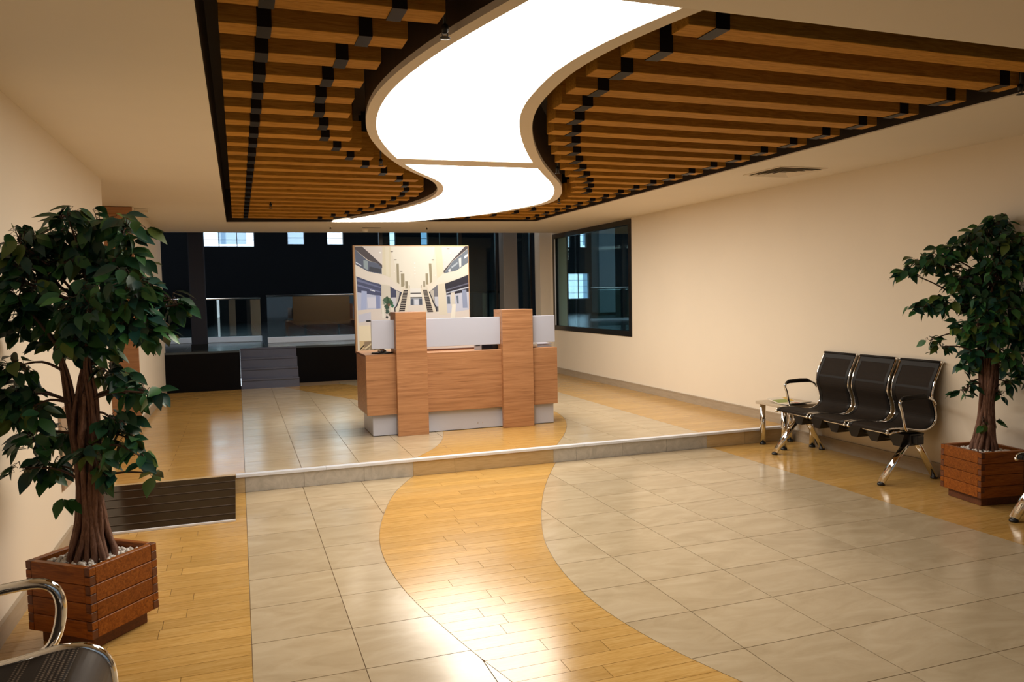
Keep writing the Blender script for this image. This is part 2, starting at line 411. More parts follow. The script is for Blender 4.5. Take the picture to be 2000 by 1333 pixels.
tag(st.build('tile_field',M_TILE,FLOOR),kind='stuff')

# raised floor
pf = MB().box(XL,XR,YS+.012,13.0,-.3,PZ-.004); pf.box(-2.2,XL,7.37,9.42,-.3,PZ-.004)
PLAT = struct(pf,'floor_raised',M_GROUT)
def strip(name, a, b, y0, y1, m, n=40):
    ys = [y0+(y1-y0)*i/n for i in range(n+1)]
    poly = [(b(y) if callable(b) else b, y) for y in ys]+[(a(y) if callable(a) else a, y) for y in ys[::-1]]
    return MB().prism(poly,PZ-.004,PZ).build(name,m,PLAT)
tag(strip('plank_field',XL,-.001,YS+.05,13.0,M_PLANKROWS,1),kind='stuff')
tag(strip('plank_field',lambda y:FL(y)+.001,lambda y:FR(y)-.001,YS+.05,12.45,M_PLANKROWS),kind='stuff')
tag(strip('plank_field',4.151,XR,YS+.05,13.0,M_PLANKROWS,1),kind='stuff')
tag(MB().box(-2.2,XL,7.37,9.42,PZ-.004,PZ).build('plank_field',M_PLANKROWS,PLAT),kind='stuff')
ypl = [YS+.05]+[YS+.05+.43*k for k in range(1,16)]
for y0,y1 in zip(ypl[:-1],ypl[1:]):
    for a,b in zip(left_lines+[2.3],left_lines[1:]):
        cut = b > min(FL(y0),FL(y1),FL((y0+y1)/2))-.01
        if a < max(FL(y0),FL(y1)): tile(a,b,y0,y1,PLAT,PZ,hi=FL if cut else None)
    rl = [1.485,1.95,2.41,2.87,3.325,3.785,4.15]
    for a,b in zip(rl[:-1],rl[1:]):
        cut = a < max(FR(y0),FR(y1),FR((y0+y1)/2))+.01
        if b > min(FR(y0),FR(y1),FR((y0+y1)/2)): tile(a,b,y0,y1,PLAT,PZ,lo=FR if cut else None)
# riser facing, one piece after another, and the metal nosing along the edge
rj = [(XL,0.0,1),(0.0,.446,0),(.446,.923,0),(.923,1.33,0),(1.33,1.69,1),(1.69,2.6,1),(2.6,2.82,0),(2.82,3.285,0),(3.285,3.746,0),(3.746,4.188,0),(4.188,4.62,1),(4.62,XR,1)]
for a,b,w in rj:
    MB().box(a+.001,b-.001,YS,YS+.012,0.001,PZ-.012).build('riser_tile',M_RISERWOOD if w else M_RISERSTONE,PLAT)
for a,b in ((-.065,.62),(.622,1.7),(1.702,2.9),(2.902,4.6),(4.602,XR)):
    MB().prism([(a,YS-.014),(b,YS-.014),(b,YS+.05),(a,YS+.05)],PZ-.016,PZ+.004).build('nosing',M_ALU,PLAT)
MB().box(XL,-.067,YS-.002,YS+.05,PZ-.016,PZ+.002).build('nosing',M_RISERWOOD,PLAT)

# access ramp
ramp = thing('access_ramp','dark glossy access ramp with grip lines up to raised floor','ramp',((XL-.07)/2,5.95,0))
rp = MB(); x0,x1 = XL+.004,-.07
y0,y1 = 5.54,YS-.016
rp.add([(x0,y0,.012),(x1,y0,.012),(x1,y1,PZ+.004),(x0,y1,PZ+.004),(x0,y0,0.001),(x1,y0,0.001),(x1,y1,0.001),(x0,y1,0.001)],[(0,1,2,3),(4,7,6,5),(0,4,5,1),(1,5,6,2),(2,6,7,3),(3,7,4,0)])
rp.build('deck',M_RAMP,ramp)
for k in range(5):
    t = .12+.185*k; y = y0+(y1-y0)*t; z = .012+(PZ-.008)*t
    MB().box(x0,x1,y-.005,y+.005,z-.002,z+.003).build('grip_strip',M_RAMPSTRIP,ramp)
MB().box(x0,x1,y0-.022,y0,0.001,.012).build('edge_trim',M_ALU,ramp)

# baseboards
struct(MB().box(XL,XL+.016,YF,5.5,0,.085).box(XL,XL+.02,YF,5.5,.085,.095),'baseboard_left',M_BASE)
struct(MB().box(XL,XL+.016,9.42,12.4,PZ,PZ+.09),'baseboard_left_rear',M_BASE)
struct(MB().box(XR-.016,XR,YF,YS-.012,0,.10).box(XR-.02,XR,YF,YS-.012,.10,.112),'baseboard_right',M_BASE)
struct(MB().box(XR-.016,XR,YS+.052,12.4,PZ,PZ+.088).box(XR-.02,XR,YS+.052,12.4,PZ+.088,PZ+.1),'baseboard_right_rear',M_BASE)
# flat panel on the left wall behind the plant
tag(MB().bevbox(XL,XL+.018,5.29,5.98,.365,.86,.003).build('wall_cabinet',mat('cabinet_beige',(.36,.25,.17),.45)),'flat beige cabinet door set on left wall behind the fig trunk','cabinet')

# ------------------------------------------------------------------ ceiling with its recess
cy_l, cy_r = 12.80, 12.25
ce = MB()
def slab(poly): ce.prism(poly,H,H+.008)
slab([(XL,YF),(XR,YF),(XR,RYN),(XL,RYN)])
slab([(XL,RYN),(RX0,RYN),(RX0,ryf(RX0)),(XL,ryf(RX0))])
slab([(RX1,RYN),(XR,RYN),(XR,ryf(RX1)),(RX1,ryf(RX1))])
slab([(XL,ryf(RX0)),(RX0,ryf(RX0)),(RX1,ryf(RX1)),(XR,ryf(RX1)),(XR,cy_r),(XL,cy_l)])
slab([(-2.2,7.37),(XL,7.37),(XL,9.42),(-2.2,9.42)])
CEIL = struct(ce,'ceiling',M_CEIL)
vz = 2.98
vo = MB()
def wall2(p,q,z0,z1,t=.02,mb=None):
    d = Vector((q[0]-p[0],q[1]-p[1],0)); n = Vector((d.y,-d.x,0)).normalized()*t
    mb.prism([p,(p[0]+n.x,p[1]+n.y),(q[0]+n.x,q[1]+n.y),q][::-1],z0,z1)
cn = [(RX0,RYN),(RX1,RYN),(RX1,ryf(RX1)),(RX0,ryf(RX0))]
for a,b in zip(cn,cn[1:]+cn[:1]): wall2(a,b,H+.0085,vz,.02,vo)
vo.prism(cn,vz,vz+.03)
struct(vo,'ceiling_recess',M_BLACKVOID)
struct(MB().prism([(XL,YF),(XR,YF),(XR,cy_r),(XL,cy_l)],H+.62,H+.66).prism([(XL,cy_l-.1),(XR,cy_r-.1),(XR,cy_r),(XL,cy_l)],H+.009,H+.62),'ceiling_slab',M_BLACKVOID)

# the S shaped luminous ceiling
light = thing('luminous_ceiling','S shaped white luminous ceiling panel with pale rim between the beams','ceiling light',(2.0,6.5,H))
NY = 90
yA = RYN; 
def yend(f):
    y = 10.6
    for _ in range(30): y = ryf(f(y))
    return y
yl_, yr_ = yend(CL), yend(CR)
def ystn(y1): return [yA+(y1-yA)*i/NY for i in range(NY+1)]
rim = MB()
IL = lambda y: CL(y)+.062*min(1,max(.1,(yl_-y)/1.5))
IR = lambda y: CR(y)-.085*min(1,max(.05,(yr_-y)/1.5))
ya = ystn(yl_); rim.prism([(IL(y),y) for y in ya]+[(CL(y),y) for y in ya[::-1]],H,H+.03)
yb = ystn(yr_); rim.prism([(CR(y),y) for y in yb]+[(IR(y),y) for y in yb[::-1]],H,H+.03)
rim.build('rim',M_RIM,light)
fa = MB()
for f,yy,s in ((CL,ya,-1),(CR,yb,1)):
    poly = [(f(y),y) for y in yy]; poly2 = [(f(y)-s*.012,y) for y in yy]
    pl = poly+poly2[::-1] if s>0 else poly2+poly[::-1]
    fa.prism(pl,H+.0301,vz-.002)
fa.build('fascia',M_FASCIA,light)
d0, d1 = 5.84, 6.08
def skew(y,x): return y-(x-1.2)*.04
dv = MB(); 
dv.prism([(IL(d0),skew(d0,IL(d0))),(IR(d0),skew(d0,IR(d0))),(IR(d1)-.0,skew(d1,IR(d1))),(IL(d1),skew(d1,IL(d1)))],H+.0005,H+.03)
dv.build('divider',M_RIM,light)
def diff(y0,y1l,y1r):
    n=60; ysl=[y0+(y1l-y0)*i/n for i in range(n+1)]; ysr=[y0+(y1r-y0)*i/n for i in range(n+1)]
    mb = MB(); vs=[]; fs=[]
    for a,b in zip(ysl,ysr): vs += [(IL(a)-.02,a,H+.012),(IR(b)+.02,b,H+.012)]
    for i in range(n): fs.append((2*i,2*i+2,2*i+3,2*i+1))
    mb.add(vs,fs); return mb.build('diffuser',M_EMIT,light)
diff(yA+.02,d0+.1,d0+.02); diff(d1-.1,yl_,yr_)

# timber beams hung in the recess, each with its black straps
BT, BH, BZ = .128, .19, 2.552
bankL = thing('slatted_ceiling','left bank of brown timber ceiling beams with black straps beside luminous panel','ceiling beams',(.5,6.5,BZ))
bankR = thing('slatted_ceiling','right bank of brown timber ceiling beams with black straps beside luminous panel','ceiling beams',(3.0,6.5,BZ))
def beam(x0,x1,yr,bank,straps):
    c = ((x0+x1)/2,yr-BT/2,BZ)
    b = MB().bevbox(x0,x1,yr-BT,yr,BZ,BZ+BH,.002).build('beam',M_BEAM,bank,loc=c)
    for s0,s1 in straps:
        q = MB(); e=.004
        q.box(s0,s1,yr-BT-e,yr-BT-.0005,BZ-e,vz-.01); q.box(s0,s1,yr+.0005,yr+e,BZ-e,vz-.01); q.box(s0,s1,yr-BT-.0005,yr+.0005,BZ-e,BZ-.0005)
        q.build('strap',M_STRAP,b)
for i in range(-1,24):
    y = (2.955+.33*i+.0006*i*i)*1.0096
    end = min(CL(y-BT/2),CL(y),CL(y-BT))-(.085 if y<5.2 else .13)
    if y > ryf(end)-.02: continue
    beam(-.03,end,y,bankL,[(.108,.163),(end-.20,end-.145)] if end-.2 > .2 else [(.108,.163)])
for i in range(0,24):
    y = (2.811+.3205*i+.0006*i*i)*1.0096
    st0 = max(CR(y-BT/2),CR(y),CR(y-BT))+.10
    if y > ryf(3.9)-.04: continue
    s = [(3.80,3.865)]
    if st0+.3 < 3.7: s.append((st0+.125,st0+.19))
    beam(st0,3.95,y,bankR,s)

def sprinkler(x,y,label,col=M_BLACK):
    t = thing('sprinkler_head',label,'sprinkler',(x,y,2.50))
    MB().tube([(x,y,2.545),(x,y,vz)],.007,6).build('pipe',col,t)
    MB().lathe([(.012,.03),(.016,.022),(.012,.0),(.006,-.004)],(x,y,2.525),10).build('body',col,t)
    MB().lathe([(.004,0),(.021,.003),(.021,.006),(.004,.008)],(x,y,2.500),12).tube([(x-.01,y,2.507),(x-.012,y,2.52),(x-.008,y,2.53)],.002,4).tube([(x+.01,y,2.507),(x+.012,y,2.52),(x+.008,y,2.53)],.002,4).build('deflector',col,t)
sprinkler(.80,2.99,'small dark sprinkler head hanging left of the luminous panel nearest the camera')
sprinkler(3.93,3.02,'small dark sprinkler head at right end of the nearest right-hand beams')
sprinkler(1.07,5.98,'small dark sprinkler head beside the panel divider on its left')
sprinkler(.38,9.0,'small dark sprinkler head among the far left beams')
sprinkler(2.55,6.02,'small dark sprinkler head beside the panel divider on its right')
sprinkler(3.40,8.0,'small dark sprinkler head at the far right bend of the luminous panel')
def pendant(x,y,label):
    t = thing('sprinkler_head',label,'sprinkler',(x,y,H-.04))
    MB().lathe([(.03,0),(.028,-.006),(.01,-.012)],(x,y,H),12).build('rosette',M_CEIL,t)
    MB().lathe([(.008,-.01),(.008,-.03),(.016,-.036),(.016,-.039)],(x,y,H),8).build('body',M_BLACK,t)
pendant(1.30,11.5,'tiny sprinkler head on pale ceiling strip left of smoke detector')
pendant(2.70,11.4,'tiny sprinkler head on pale ceiling strip right of smoke detector')
sd = thing('smoke_detector','small round pale smoke detector on far ceiling strip above the poster','smoke detector',(1.86,11.9,H-.045))
MB().lathe([(.055,0),(.055,-.015),(.048,-.02)],(1.86,11.9,H),18).build('base',M_CEIL,sd)
MB().lathe([(.046,-.02),(.04,-.04),(.02,-.045)],(1.86,11.9,H),18).build('head',M_WHITE,sd)
tag(MB().bevbox(1.78,2.05,11.62,11.67,H-.006,H,.001).build('slot_grille',M_BLACK),'thin dark slot in the far ceiling strip near the smoke detector','vent')
# four-way air diffuser on the right ceiling strip
vx,vy,vs_ = 4.58,5.70,.25
vent = thing('air_diffuser','square white four-way air diffuser in the right ceiling strip','vent',(vx,vy,H))
def ring(mb,c,o,i,z0,z1):
    mb.box(c[0]-o,c[0]+o,c[1]-o,c[1]-i,z0,z1).box(c[0]-o,c[0]+o,c[1]+i,c[1]+o,z0,z1).box(c[0]-o,c[0]-i,c[1]-i,c[1]+i,z0,z1).box(c[0]+i,c[0]+o,c[1]-i,c[1]+i,z0,z1)
    return mb
ring(MB(),(vx,vy),vs_,vs_-.035,H-.006,H).build('frame',M_RIM,vent)
MB().box(vx-vs_+.035,vx+vs_-.035,vy-vs_+.035,vy+vs_-.035,H-.0015,H-.0005).build('throat',mat('vent_throat',(.22,.19,.16),.6),vent)
for k in range(4):
    o = vs_-.05-k*.045
    q = MB(); ii=o-.012
    for sx,sy in ((1,0),(-1,0),(0,1),(0,-1)):
        if sx: vsq=[(vx+sx*ii,vy-ii,H-.001),(vx+sx*ii,vy+ii,H-.001),(vx+sx*(o+.018),vy+o+.018,H-.016),(vx+sx*(o+.018),vy-o-.018,H-.016)]
        else: vsq=[(vx-ii,vy+sy*ii,H-.001),(vx+ii,vy+sy*ii,H-.001),(vx+o+.018,vy+sy*(o+.018),H-.016),(vx-o-.018,vy+sy*(o+.018),H-.016)]
        q.add(vsq,[(0,1,2,3)])
    q.build('louvre',M_RIM,vent)
# small bracket at the top of the alcove corner
bk = thing('wall_bracket','small beige T shaped bracket high on rear left wall above the plant','bracket',(XL+.05,9.6,2.4))
MB().box(XL,XL+.14,9.58,9.62,2.50,2.525).build('arm',M_RIM,bk)
MB().box(XL+.06,XL+.085,9.59,9.61,2.33,2.50).build('stem',M_RIM,bk)

# ------------------------------------------------------------------ far end: stairs, dark hall, glazing
bw = MB(); bw.box(XL-.2,0,12.45,13.0,-.3,UZ-.03); bw.box(.86,XR,13.0,13.1,-.3,UZ-.03); bw.box(-6,XL-.2,12.62,13.0,-.3,UZ-.03)
struct(bw,'wall_plinth',M_BLACKGLOSS)
stair = thing('staircase','short flight of dark stone steps up to the dim hall','stairs',(.43,12.7,PZ))
rh = (UZ-PZ)/4
for k in range(4):
    y = 12.45+.16*k
    MB().box(.002,.858,y,13.1,PZ+rh*k,PZ+rh*(k+1)-.025).build('riser',M_STEP,stair)
    MB().bevbox(.002,.858,y-.018,13.1,PZ+rh*(k+1)-.025,PZ+rh*(k+1),.004).build('tread',M_STEP,stair)
hf = MB(); hf.box(-6,XL-.2,12.62,28,UZ-.03,UZ); hf.box(XL-.2,0,12.45,28,UZ-.03,UZ); hf.box(0,.86,13.1,28,UZ-.03,UZ); hf.box(.86,XR,13.0,28,UZ-.03,UZ); hf.box(XR,20,13.0,28,UZ-.03,UZ); hf.box(XR+.25,20,8,13.0,UZ-.03,UZ)
HF = struct(hf,'floor_hall',M_HALLFLOOR)
jn = MB()
for x in np.arange(-5.6,20,1.2): jn.box(x,x+.006,13.2,27.9,UZ,UZ+.0008)
for y in np.arange(13.6,28,1.2): jn.box(-5.9,19.9,y,y+.006,UZ,UZ+.0008)
jn.build('joints',M_BLACKGLOSS,HF)
# far wall with window openings
HT = 7.0
def wall_holes(mb, x0,x1,z0,z1,y0,y1,holes):
    xs = sorted({x0,x1,*[h[0] for h in holes],*[h[1] for h in holes]}); zs = sorted({z0,z1,*[h[2] for h in holes],*[h[3] for h in holes]})
    for a,b in zip(xs[:-1],xs[1:]):
        run=None
        for c,d in zip(zs[:-1],zs[1:]):
            mx,mz=(a+b)/2,(c+d)/2
            if any(h[0]<mx<h[1] and h[2]<mz<h[3] for h in holes):
                if run: mb.box(a,b,y0,y1,run[0],run[1]); run=None
            else: run=(run[0],d) if run else (c,d)
        if run: mb.box(a,b,y0,y1,run[0],run[1])
    return mb
def pxX(px,Y):   # x of a sight line at depth Y (only used once to set out the far windows)
    d = (px-1000)/FPX*_r + _f
    return d.x/d.y*Y
YW = 28.0
SILL, HEAD = 3.30, 5.2
wins = [(pxX(400,YW),pxX(505,YW),SILL,HEAD),(pxX(568,YW),pxX(602,YW),SILL+.08,HEAD),(pxX(645,YW),pxX(678,YW),SILL+.08,HEAD),(pxX(766,YW),pxX(779,YW),SILL,HEAD),(pxX(827,YW),pxX(842,YW),SILL+.08,HEAD),(pxX(862,YW),pxX(866,YW),SILL+.1,HEAD),
        (pxX(1112,YW),pxX(1119,YW),3.3,HEAD),(pxX(1136,YW),pxX(1151,YW),3.3,HEAD),(pxX(1112,YW),pxX(1155,YW),1.28,2.30)]
fw = wall_holes(MB(),-8,20,UZ-.03,HT,YW,YW+.3,wins)
struct(fw,'wall_hall_far',M_DARKWALL)
hw = MB(); hw.box(-8.2,-8,12,28.3,UZ-.03,HT); hw.box(-8,20,12.0,28.3,HT,HT+.2)
hw.box(-8,XL-.25,12.62,12.8,UZ,HT)
struct(hw,'wall_hall',M_DARKWALL)
# unseen side openings, added on the right to let daylight onto the hall floor
sw = MB(); sw.box(20,20.2,6,28.3,UZ-.03,1.4); sw.box(20,20.2,6,28.3,4.2,HT)
sw.box(20,20.2,6,16,1.4,4.2); sw.box(20,20.2,21,21.6,1.4,4.2); sw.box(20,20.2,27.6,28.3,1.4,4.2)
sw.box(XR+.25,20,7.8,8.0,UZ-.03,HT); sw.box(XR+.25,20,8.0,12.0,HT,HT+.2)
struct(sw,'wall_hall_right',M_DARKWALL)
M_MULL = mat('mullion_grey',(.10,.11,.13),.5)
for i,(a,b,c,d) in enumerate(wins):
    f = MB(); t=.03
    f.box(a,a+t,YW+.1,YW+.16,c,d).box(b-t,b,YW+.1,YW+.16,c,d).box(a,b,YW+.1,YW+.16,c,c+t)
    nx = max(1,round((b-a)/.5))
    for k in range(1,nx): f.box(a+(b-a)*k/nx-.012,a+(b-a)*k/nx+.012,YW+.11,YW+.15,c,d)
    for z in np.arange(c+.25,d,.25): f.box(a,b,YW+.12,YW+.14,z-.007,z+.007)
    wobj = tag(f.build('window_%d'%(i+3),M_MULL),kind='structure')
    MB().box(a,b,YW+.125,YW+.13,c,d).build('pane',glass('far_pane%d'%i,(.93,.97,1.0)) if i==0 else bpy.data.materials['far_pane0'],wobj)
# pale building and yard outside
bl = thing('neighbour_building','pale sunlit building seen through the far hall windows','building',(6,41,0))
M_PALE = paint('pale_render',(.80,.82,.84),.8); M_PANEDK = mat('far_glass',(.16,.24,.32),.3)
wh = []
for x in np.arange(-20,40,3.2):
    for z in (1.2,4.2,7.4): wh.append((x,x+1.3,z,z+1.7))
wall_holes(MB(),-25,45,-1,14,40,40.3,wh).build('facade',M_PALE,bl)
gw = MB()
for a,b,c,d in wh: gw.box(a,b,40.2,40.22,c,d)
tag(gw.build('window_panes',M_PANEDK,bl),kind='stuff')
struct(MB().box(-25,45,28.3,60,-1.2,UZ-.2).box(20.2,60,-10,60,-1.2,UZ-.2).box(-25,45,-40,YF-.25,-.4,-.02),'ground_outside',mat('paving',(.45,.45,.44),.8))
# columns in the hall and at the end of the room
def column(name,x0,x1,y0,y1,z0,z1,m,label):
    t = thing(name,label,'column',((x0+x1)/2,(y0+y1)/2,z0))
    MB().bevbox(x0,x1,y0,y1,z0,z1,.01).build('shaft',m,t)
    ring(MB(),((x0+x1)/2,(y0+y1)/2),(x1-x0)/2+.012,(x1-x0)/2,z0,z0+.09).build('base_trim',M_DARKWALL,t) if abs((x1-x0)-(y1-y0))<1e-6 else MB().box(x0-.008,x1+.008,y0-.008,y0,z0,z0+.09).build('base_trim',M_DARKWALL,t)
cx = pxX(1172,24.5)
column('hall_column',cx,cx+.62,24.5,25.12,UZ,HT,M_HALLCOL,'tall grey-blue hall column seen through right wall window')
column('end_column',4.31,4.565,12.60,12.855,PZ,HT,M_ENDCOL,'grey column at the far end right of the poster')
column('hall_column',-.70,-.47,12.95,13.2,UZ,HT,M_BLUECOL,'dark blue column at far left end of room')
struct(MB().box(4.94,XR,12.5,12.75,-.3,H+.6),'wall_end',M_WALL)
# black framed end glazing
for lab,mu,pa,be in (('wide black framed dark glass screen at far end between poster and grey column',((2.24,2.30),(3.60,3.66),(4.27,4.305)),((2.3,3.60),(3.66,4.27)),None),
                  ('narrow black framed dark glass screen between grey column and right wall',((4.57,4.60),(4.91,4.938)),((4.60,4.91),),(4.602,4.612))):
    eg = thing('glazed_screen',lab,'glass screen',(mu[0][0],12.5,UZ))
    for x0,x1 in mu: MB().box(x0,x1,12.90,12.98,PZ+.001,H+.4).build('mullion',M_FRAMEBLK,eg)
    if be: MB().box(be[0],be[1],12.88,12.899,PZ+.001,H+.3).build('bead',M_ALU,eg)
    for x0,x1 in pa: MB().box(x0,x1,12.935,12.945,PZ+.001,H+.4).build('pane',M_GLASS,eg)
# glass balustrades on the hall floor
def balustrade(label,p,q,z0,z1,kerb,group='glass balustrades in the hall'):
    p=Vector(p);q=Vector(q); d=(q-p); ln=d.length; ang=math.atan2(d.y,d.x)
    t = thing('glass_balustrade',label,'balustrade',(p.x,p.y,z0),ang,group)
    MB().bevbox(0,ln,-.06,.06,0,kerb,.006).build('kerb',M_KERB,t,local=True)
    MB().tube([(0,0,z1-z0),(ln,0,z1-z0)],.022,8).build('top_rail',M_STEEL,t,local=True)
    n = max(1,round(ln/1.5))
    for k in range(n):
        MB().box(ln*k/n+.006,ln*(k+1)/n-.006,-.006,.006,kerb,z1-z0-.012).build('pane',M_GLASSG,t,local=True)
M_KERB = paint('kerb_stone',(.66,.69,.75),.4)
yb_ = 14.2
balustrade('glass balustrade with pale kerb and steel rail behind the steps',(pxX(523,yb_),yb_),(5.1,yb_),UZ,1.565,.10)
balustrade('dark glass balustrade running left of the steps beside blue column',(-3.6,15.6),(pxX(523,yb_)-.08,14.9),UZ,1.53,.10)
balustrade('distant glass balustrade seen through right wall window',(9.2,19.5),(19.5,19.5),UZ,1.66,.06)

# ------------------------------------------------------------------ reception desk
DK = thing('reception_desk','wooden reception desk with grey screens and two tall wood pillars','desk',(2.14,7.8,PZ))
DF = 7.50
MB().bevbox(1.14,3.14,DF,DF+.035,.352,.945,.003).build('front_panel',M_DESKW,DK)
MB().bevbox(1.147,1.18,DF+.04,8.17,.352,.93,.003).build('side_panel',M_DESKW,DK)
MB().bevbox(3.10,3.133,DF+.04,8.17,.352,.93,.003).build('side_panel',M_DESKW,DK)
MB().box(1.141,1.146,DF+.012,DF+.04,.352,.93).build('edge_strip',M_ALU,DK)
MB().bevbox(1.14,3.14,DF+.036,8.19,.931,.945,.002).build('counter_top',M_DESKW,DK)
MB().box(1.138,1.1395,DF+.04,8.19,.925,.946).build('counter_edge',M_DESKEDGE,DK)
MB().bevbox(1.20,3.11,DF+.05,DF+.07,PZ+.004,.351,.002).build('kick_plate',M_DESKKICK,DK)
MB().bevbox(1.20,1.22,DF+.0705,8.13,PZ+.004,.351,.002).build('kick_plate',M_DESKKICK,DK)
MB().bevbox(3.09,3.11,DF+.0705,8.13,PZ+.004,.351,.002).build('kick_plate',M_DESKKICK,DK)
MB().box(1.205,3.105,DF+.048,DF+.075,PZ,PZ+.0035).build('plinth_seal',M_BLACK,DK)
for x in (2.27,2.32):
    MB().tube([(x,DF+.0475,PZ+.06),(x,DF+.0505,PZ+.06)],.005,8).build('screw',M_STEEL,DK)
for x0,x1 in ((1.43,1.735),(2.52,2.85)):
    p = MB().bevbox(x0,x1,DF-.055,DF-.035,PZ,1.352,.002).build('pillar',M_DESKW,DK)
    MB().box(x0,x0+.02,DF-.035,DF-.0005,PZ,.945).box(x0,x0+.02,DF-.035,DF+.22,.9455,1.35).build('pillar_side',M_DESKW,p)
    MB().box(x1-.02,x1,DF-.035,DF-.0005,PZ,.945).box(x1-.02,x1,DF-.035,DF+.22,.9455,1.35).build('pillar_side',M_DESKW,p)
    MB().box(x0+.02,x1-.02,DF+.195,DF+.22,.9455,1.35).build('pillar_back',M_DESKEDGE,p)
    MB().box(x0+.0,x1-.0,DF-.034,DF+.22,1.3505,1.352).build('pillar_cap',M_DESKEDGE,p)
for x0,x1 in ((1.205,1.4285),(1.7365,2.5185),(2.8515,3.125)):
    MB().bevbox(x0,x1,DF+.02,DF+.04,1.0,1.28,.002).build('screen_panel',M_DESKGREY,DK)
MB().box(1.74,2.36,DF+.25,DF+.27,.962,1.04).build('inner_panel',M_WHITE,DK)
MB().box(1.74,2.515,DF+.24,DF+.275,.9455,.9615).build('inner_ledge',M_DESKEDGE,DK)
MB().box(1.165,1.206,DF+.045,DF+.06,1.266,1.281).build('clip',M_BLACK,DK)
# things on the desk
mo = thing('monitor','round dark monitor foot showing under the left grey desk screen','monitor',(1.33,7.78,.946))
MB().bevbox(1.30,1.425,7.70,7.72,1.03,1.262,.004).build('screen',M_BLACK,mo)
MB().lathe([(.10,0),(.11,.004),(.10,.010),(.05,.016)],(1.335,7.68,.946),24).build('base',M_BLACK,mo)
MB().lathe([(.045,.016),(.04,.03),(.022,.04),(.022,.10)],(1.335,7.70,.946),16).build('stand',M_STEEL,mo)
ch = thing('card_holder','small pale blue card holder with dark print on the desk ledge','card holder',(2.31,7.62,.946))
MB().bevbox(2.262,2.338,7.585,7.60,.9455,1.012,.002).build('card',mat('card_blue',(.62,.68,.78),.4),ch)
MB().box(2.274,2.322,7.5838,7.585,.984,.992).build('print',M_BLACK,ch)
ph = thing('desk_device','black box-shaped device on the desk beside right pillar','device',(2.43,7.66,.946))
MB().bevbox(2.345,2.516,7.60,7.74,.9455,1.008,.006).build('body',M_BLACK,ph)
MB().box(2.36,2.46,7.598,7.5995,.96,.995).build('face',mat('dark_screen',(.02,.02,.03),.15),ph)
tr = thing('document_tray','grey stacked paper tray under right desk screen','tray',(3.0,7.68,.946))
for k in range(2): MB().bevbox(2.88,3.12,7.60,7.86,.9456+.026*k,.957+.026*k,.002).build('tray',M_DESKKICK,tr)
MB().box(2.90,3.10,7.61,7.85,.958,.9655).build('paper',M_WHITE,tr)
rc = thing('paper_roll','short white roll on the desk right of the right pillar','roll',(2.89,7.575,.97))
MB().tube([(2.855,7.57,.9735),(2.935,7.57,.9735)],.026,16).build('roll',M_WHITE,rc)
MB().tube([(2.8545,7.57,.9735),(2.936,7.57,.9735)],.01,10).build('core',M_DESKEDGE,rc)

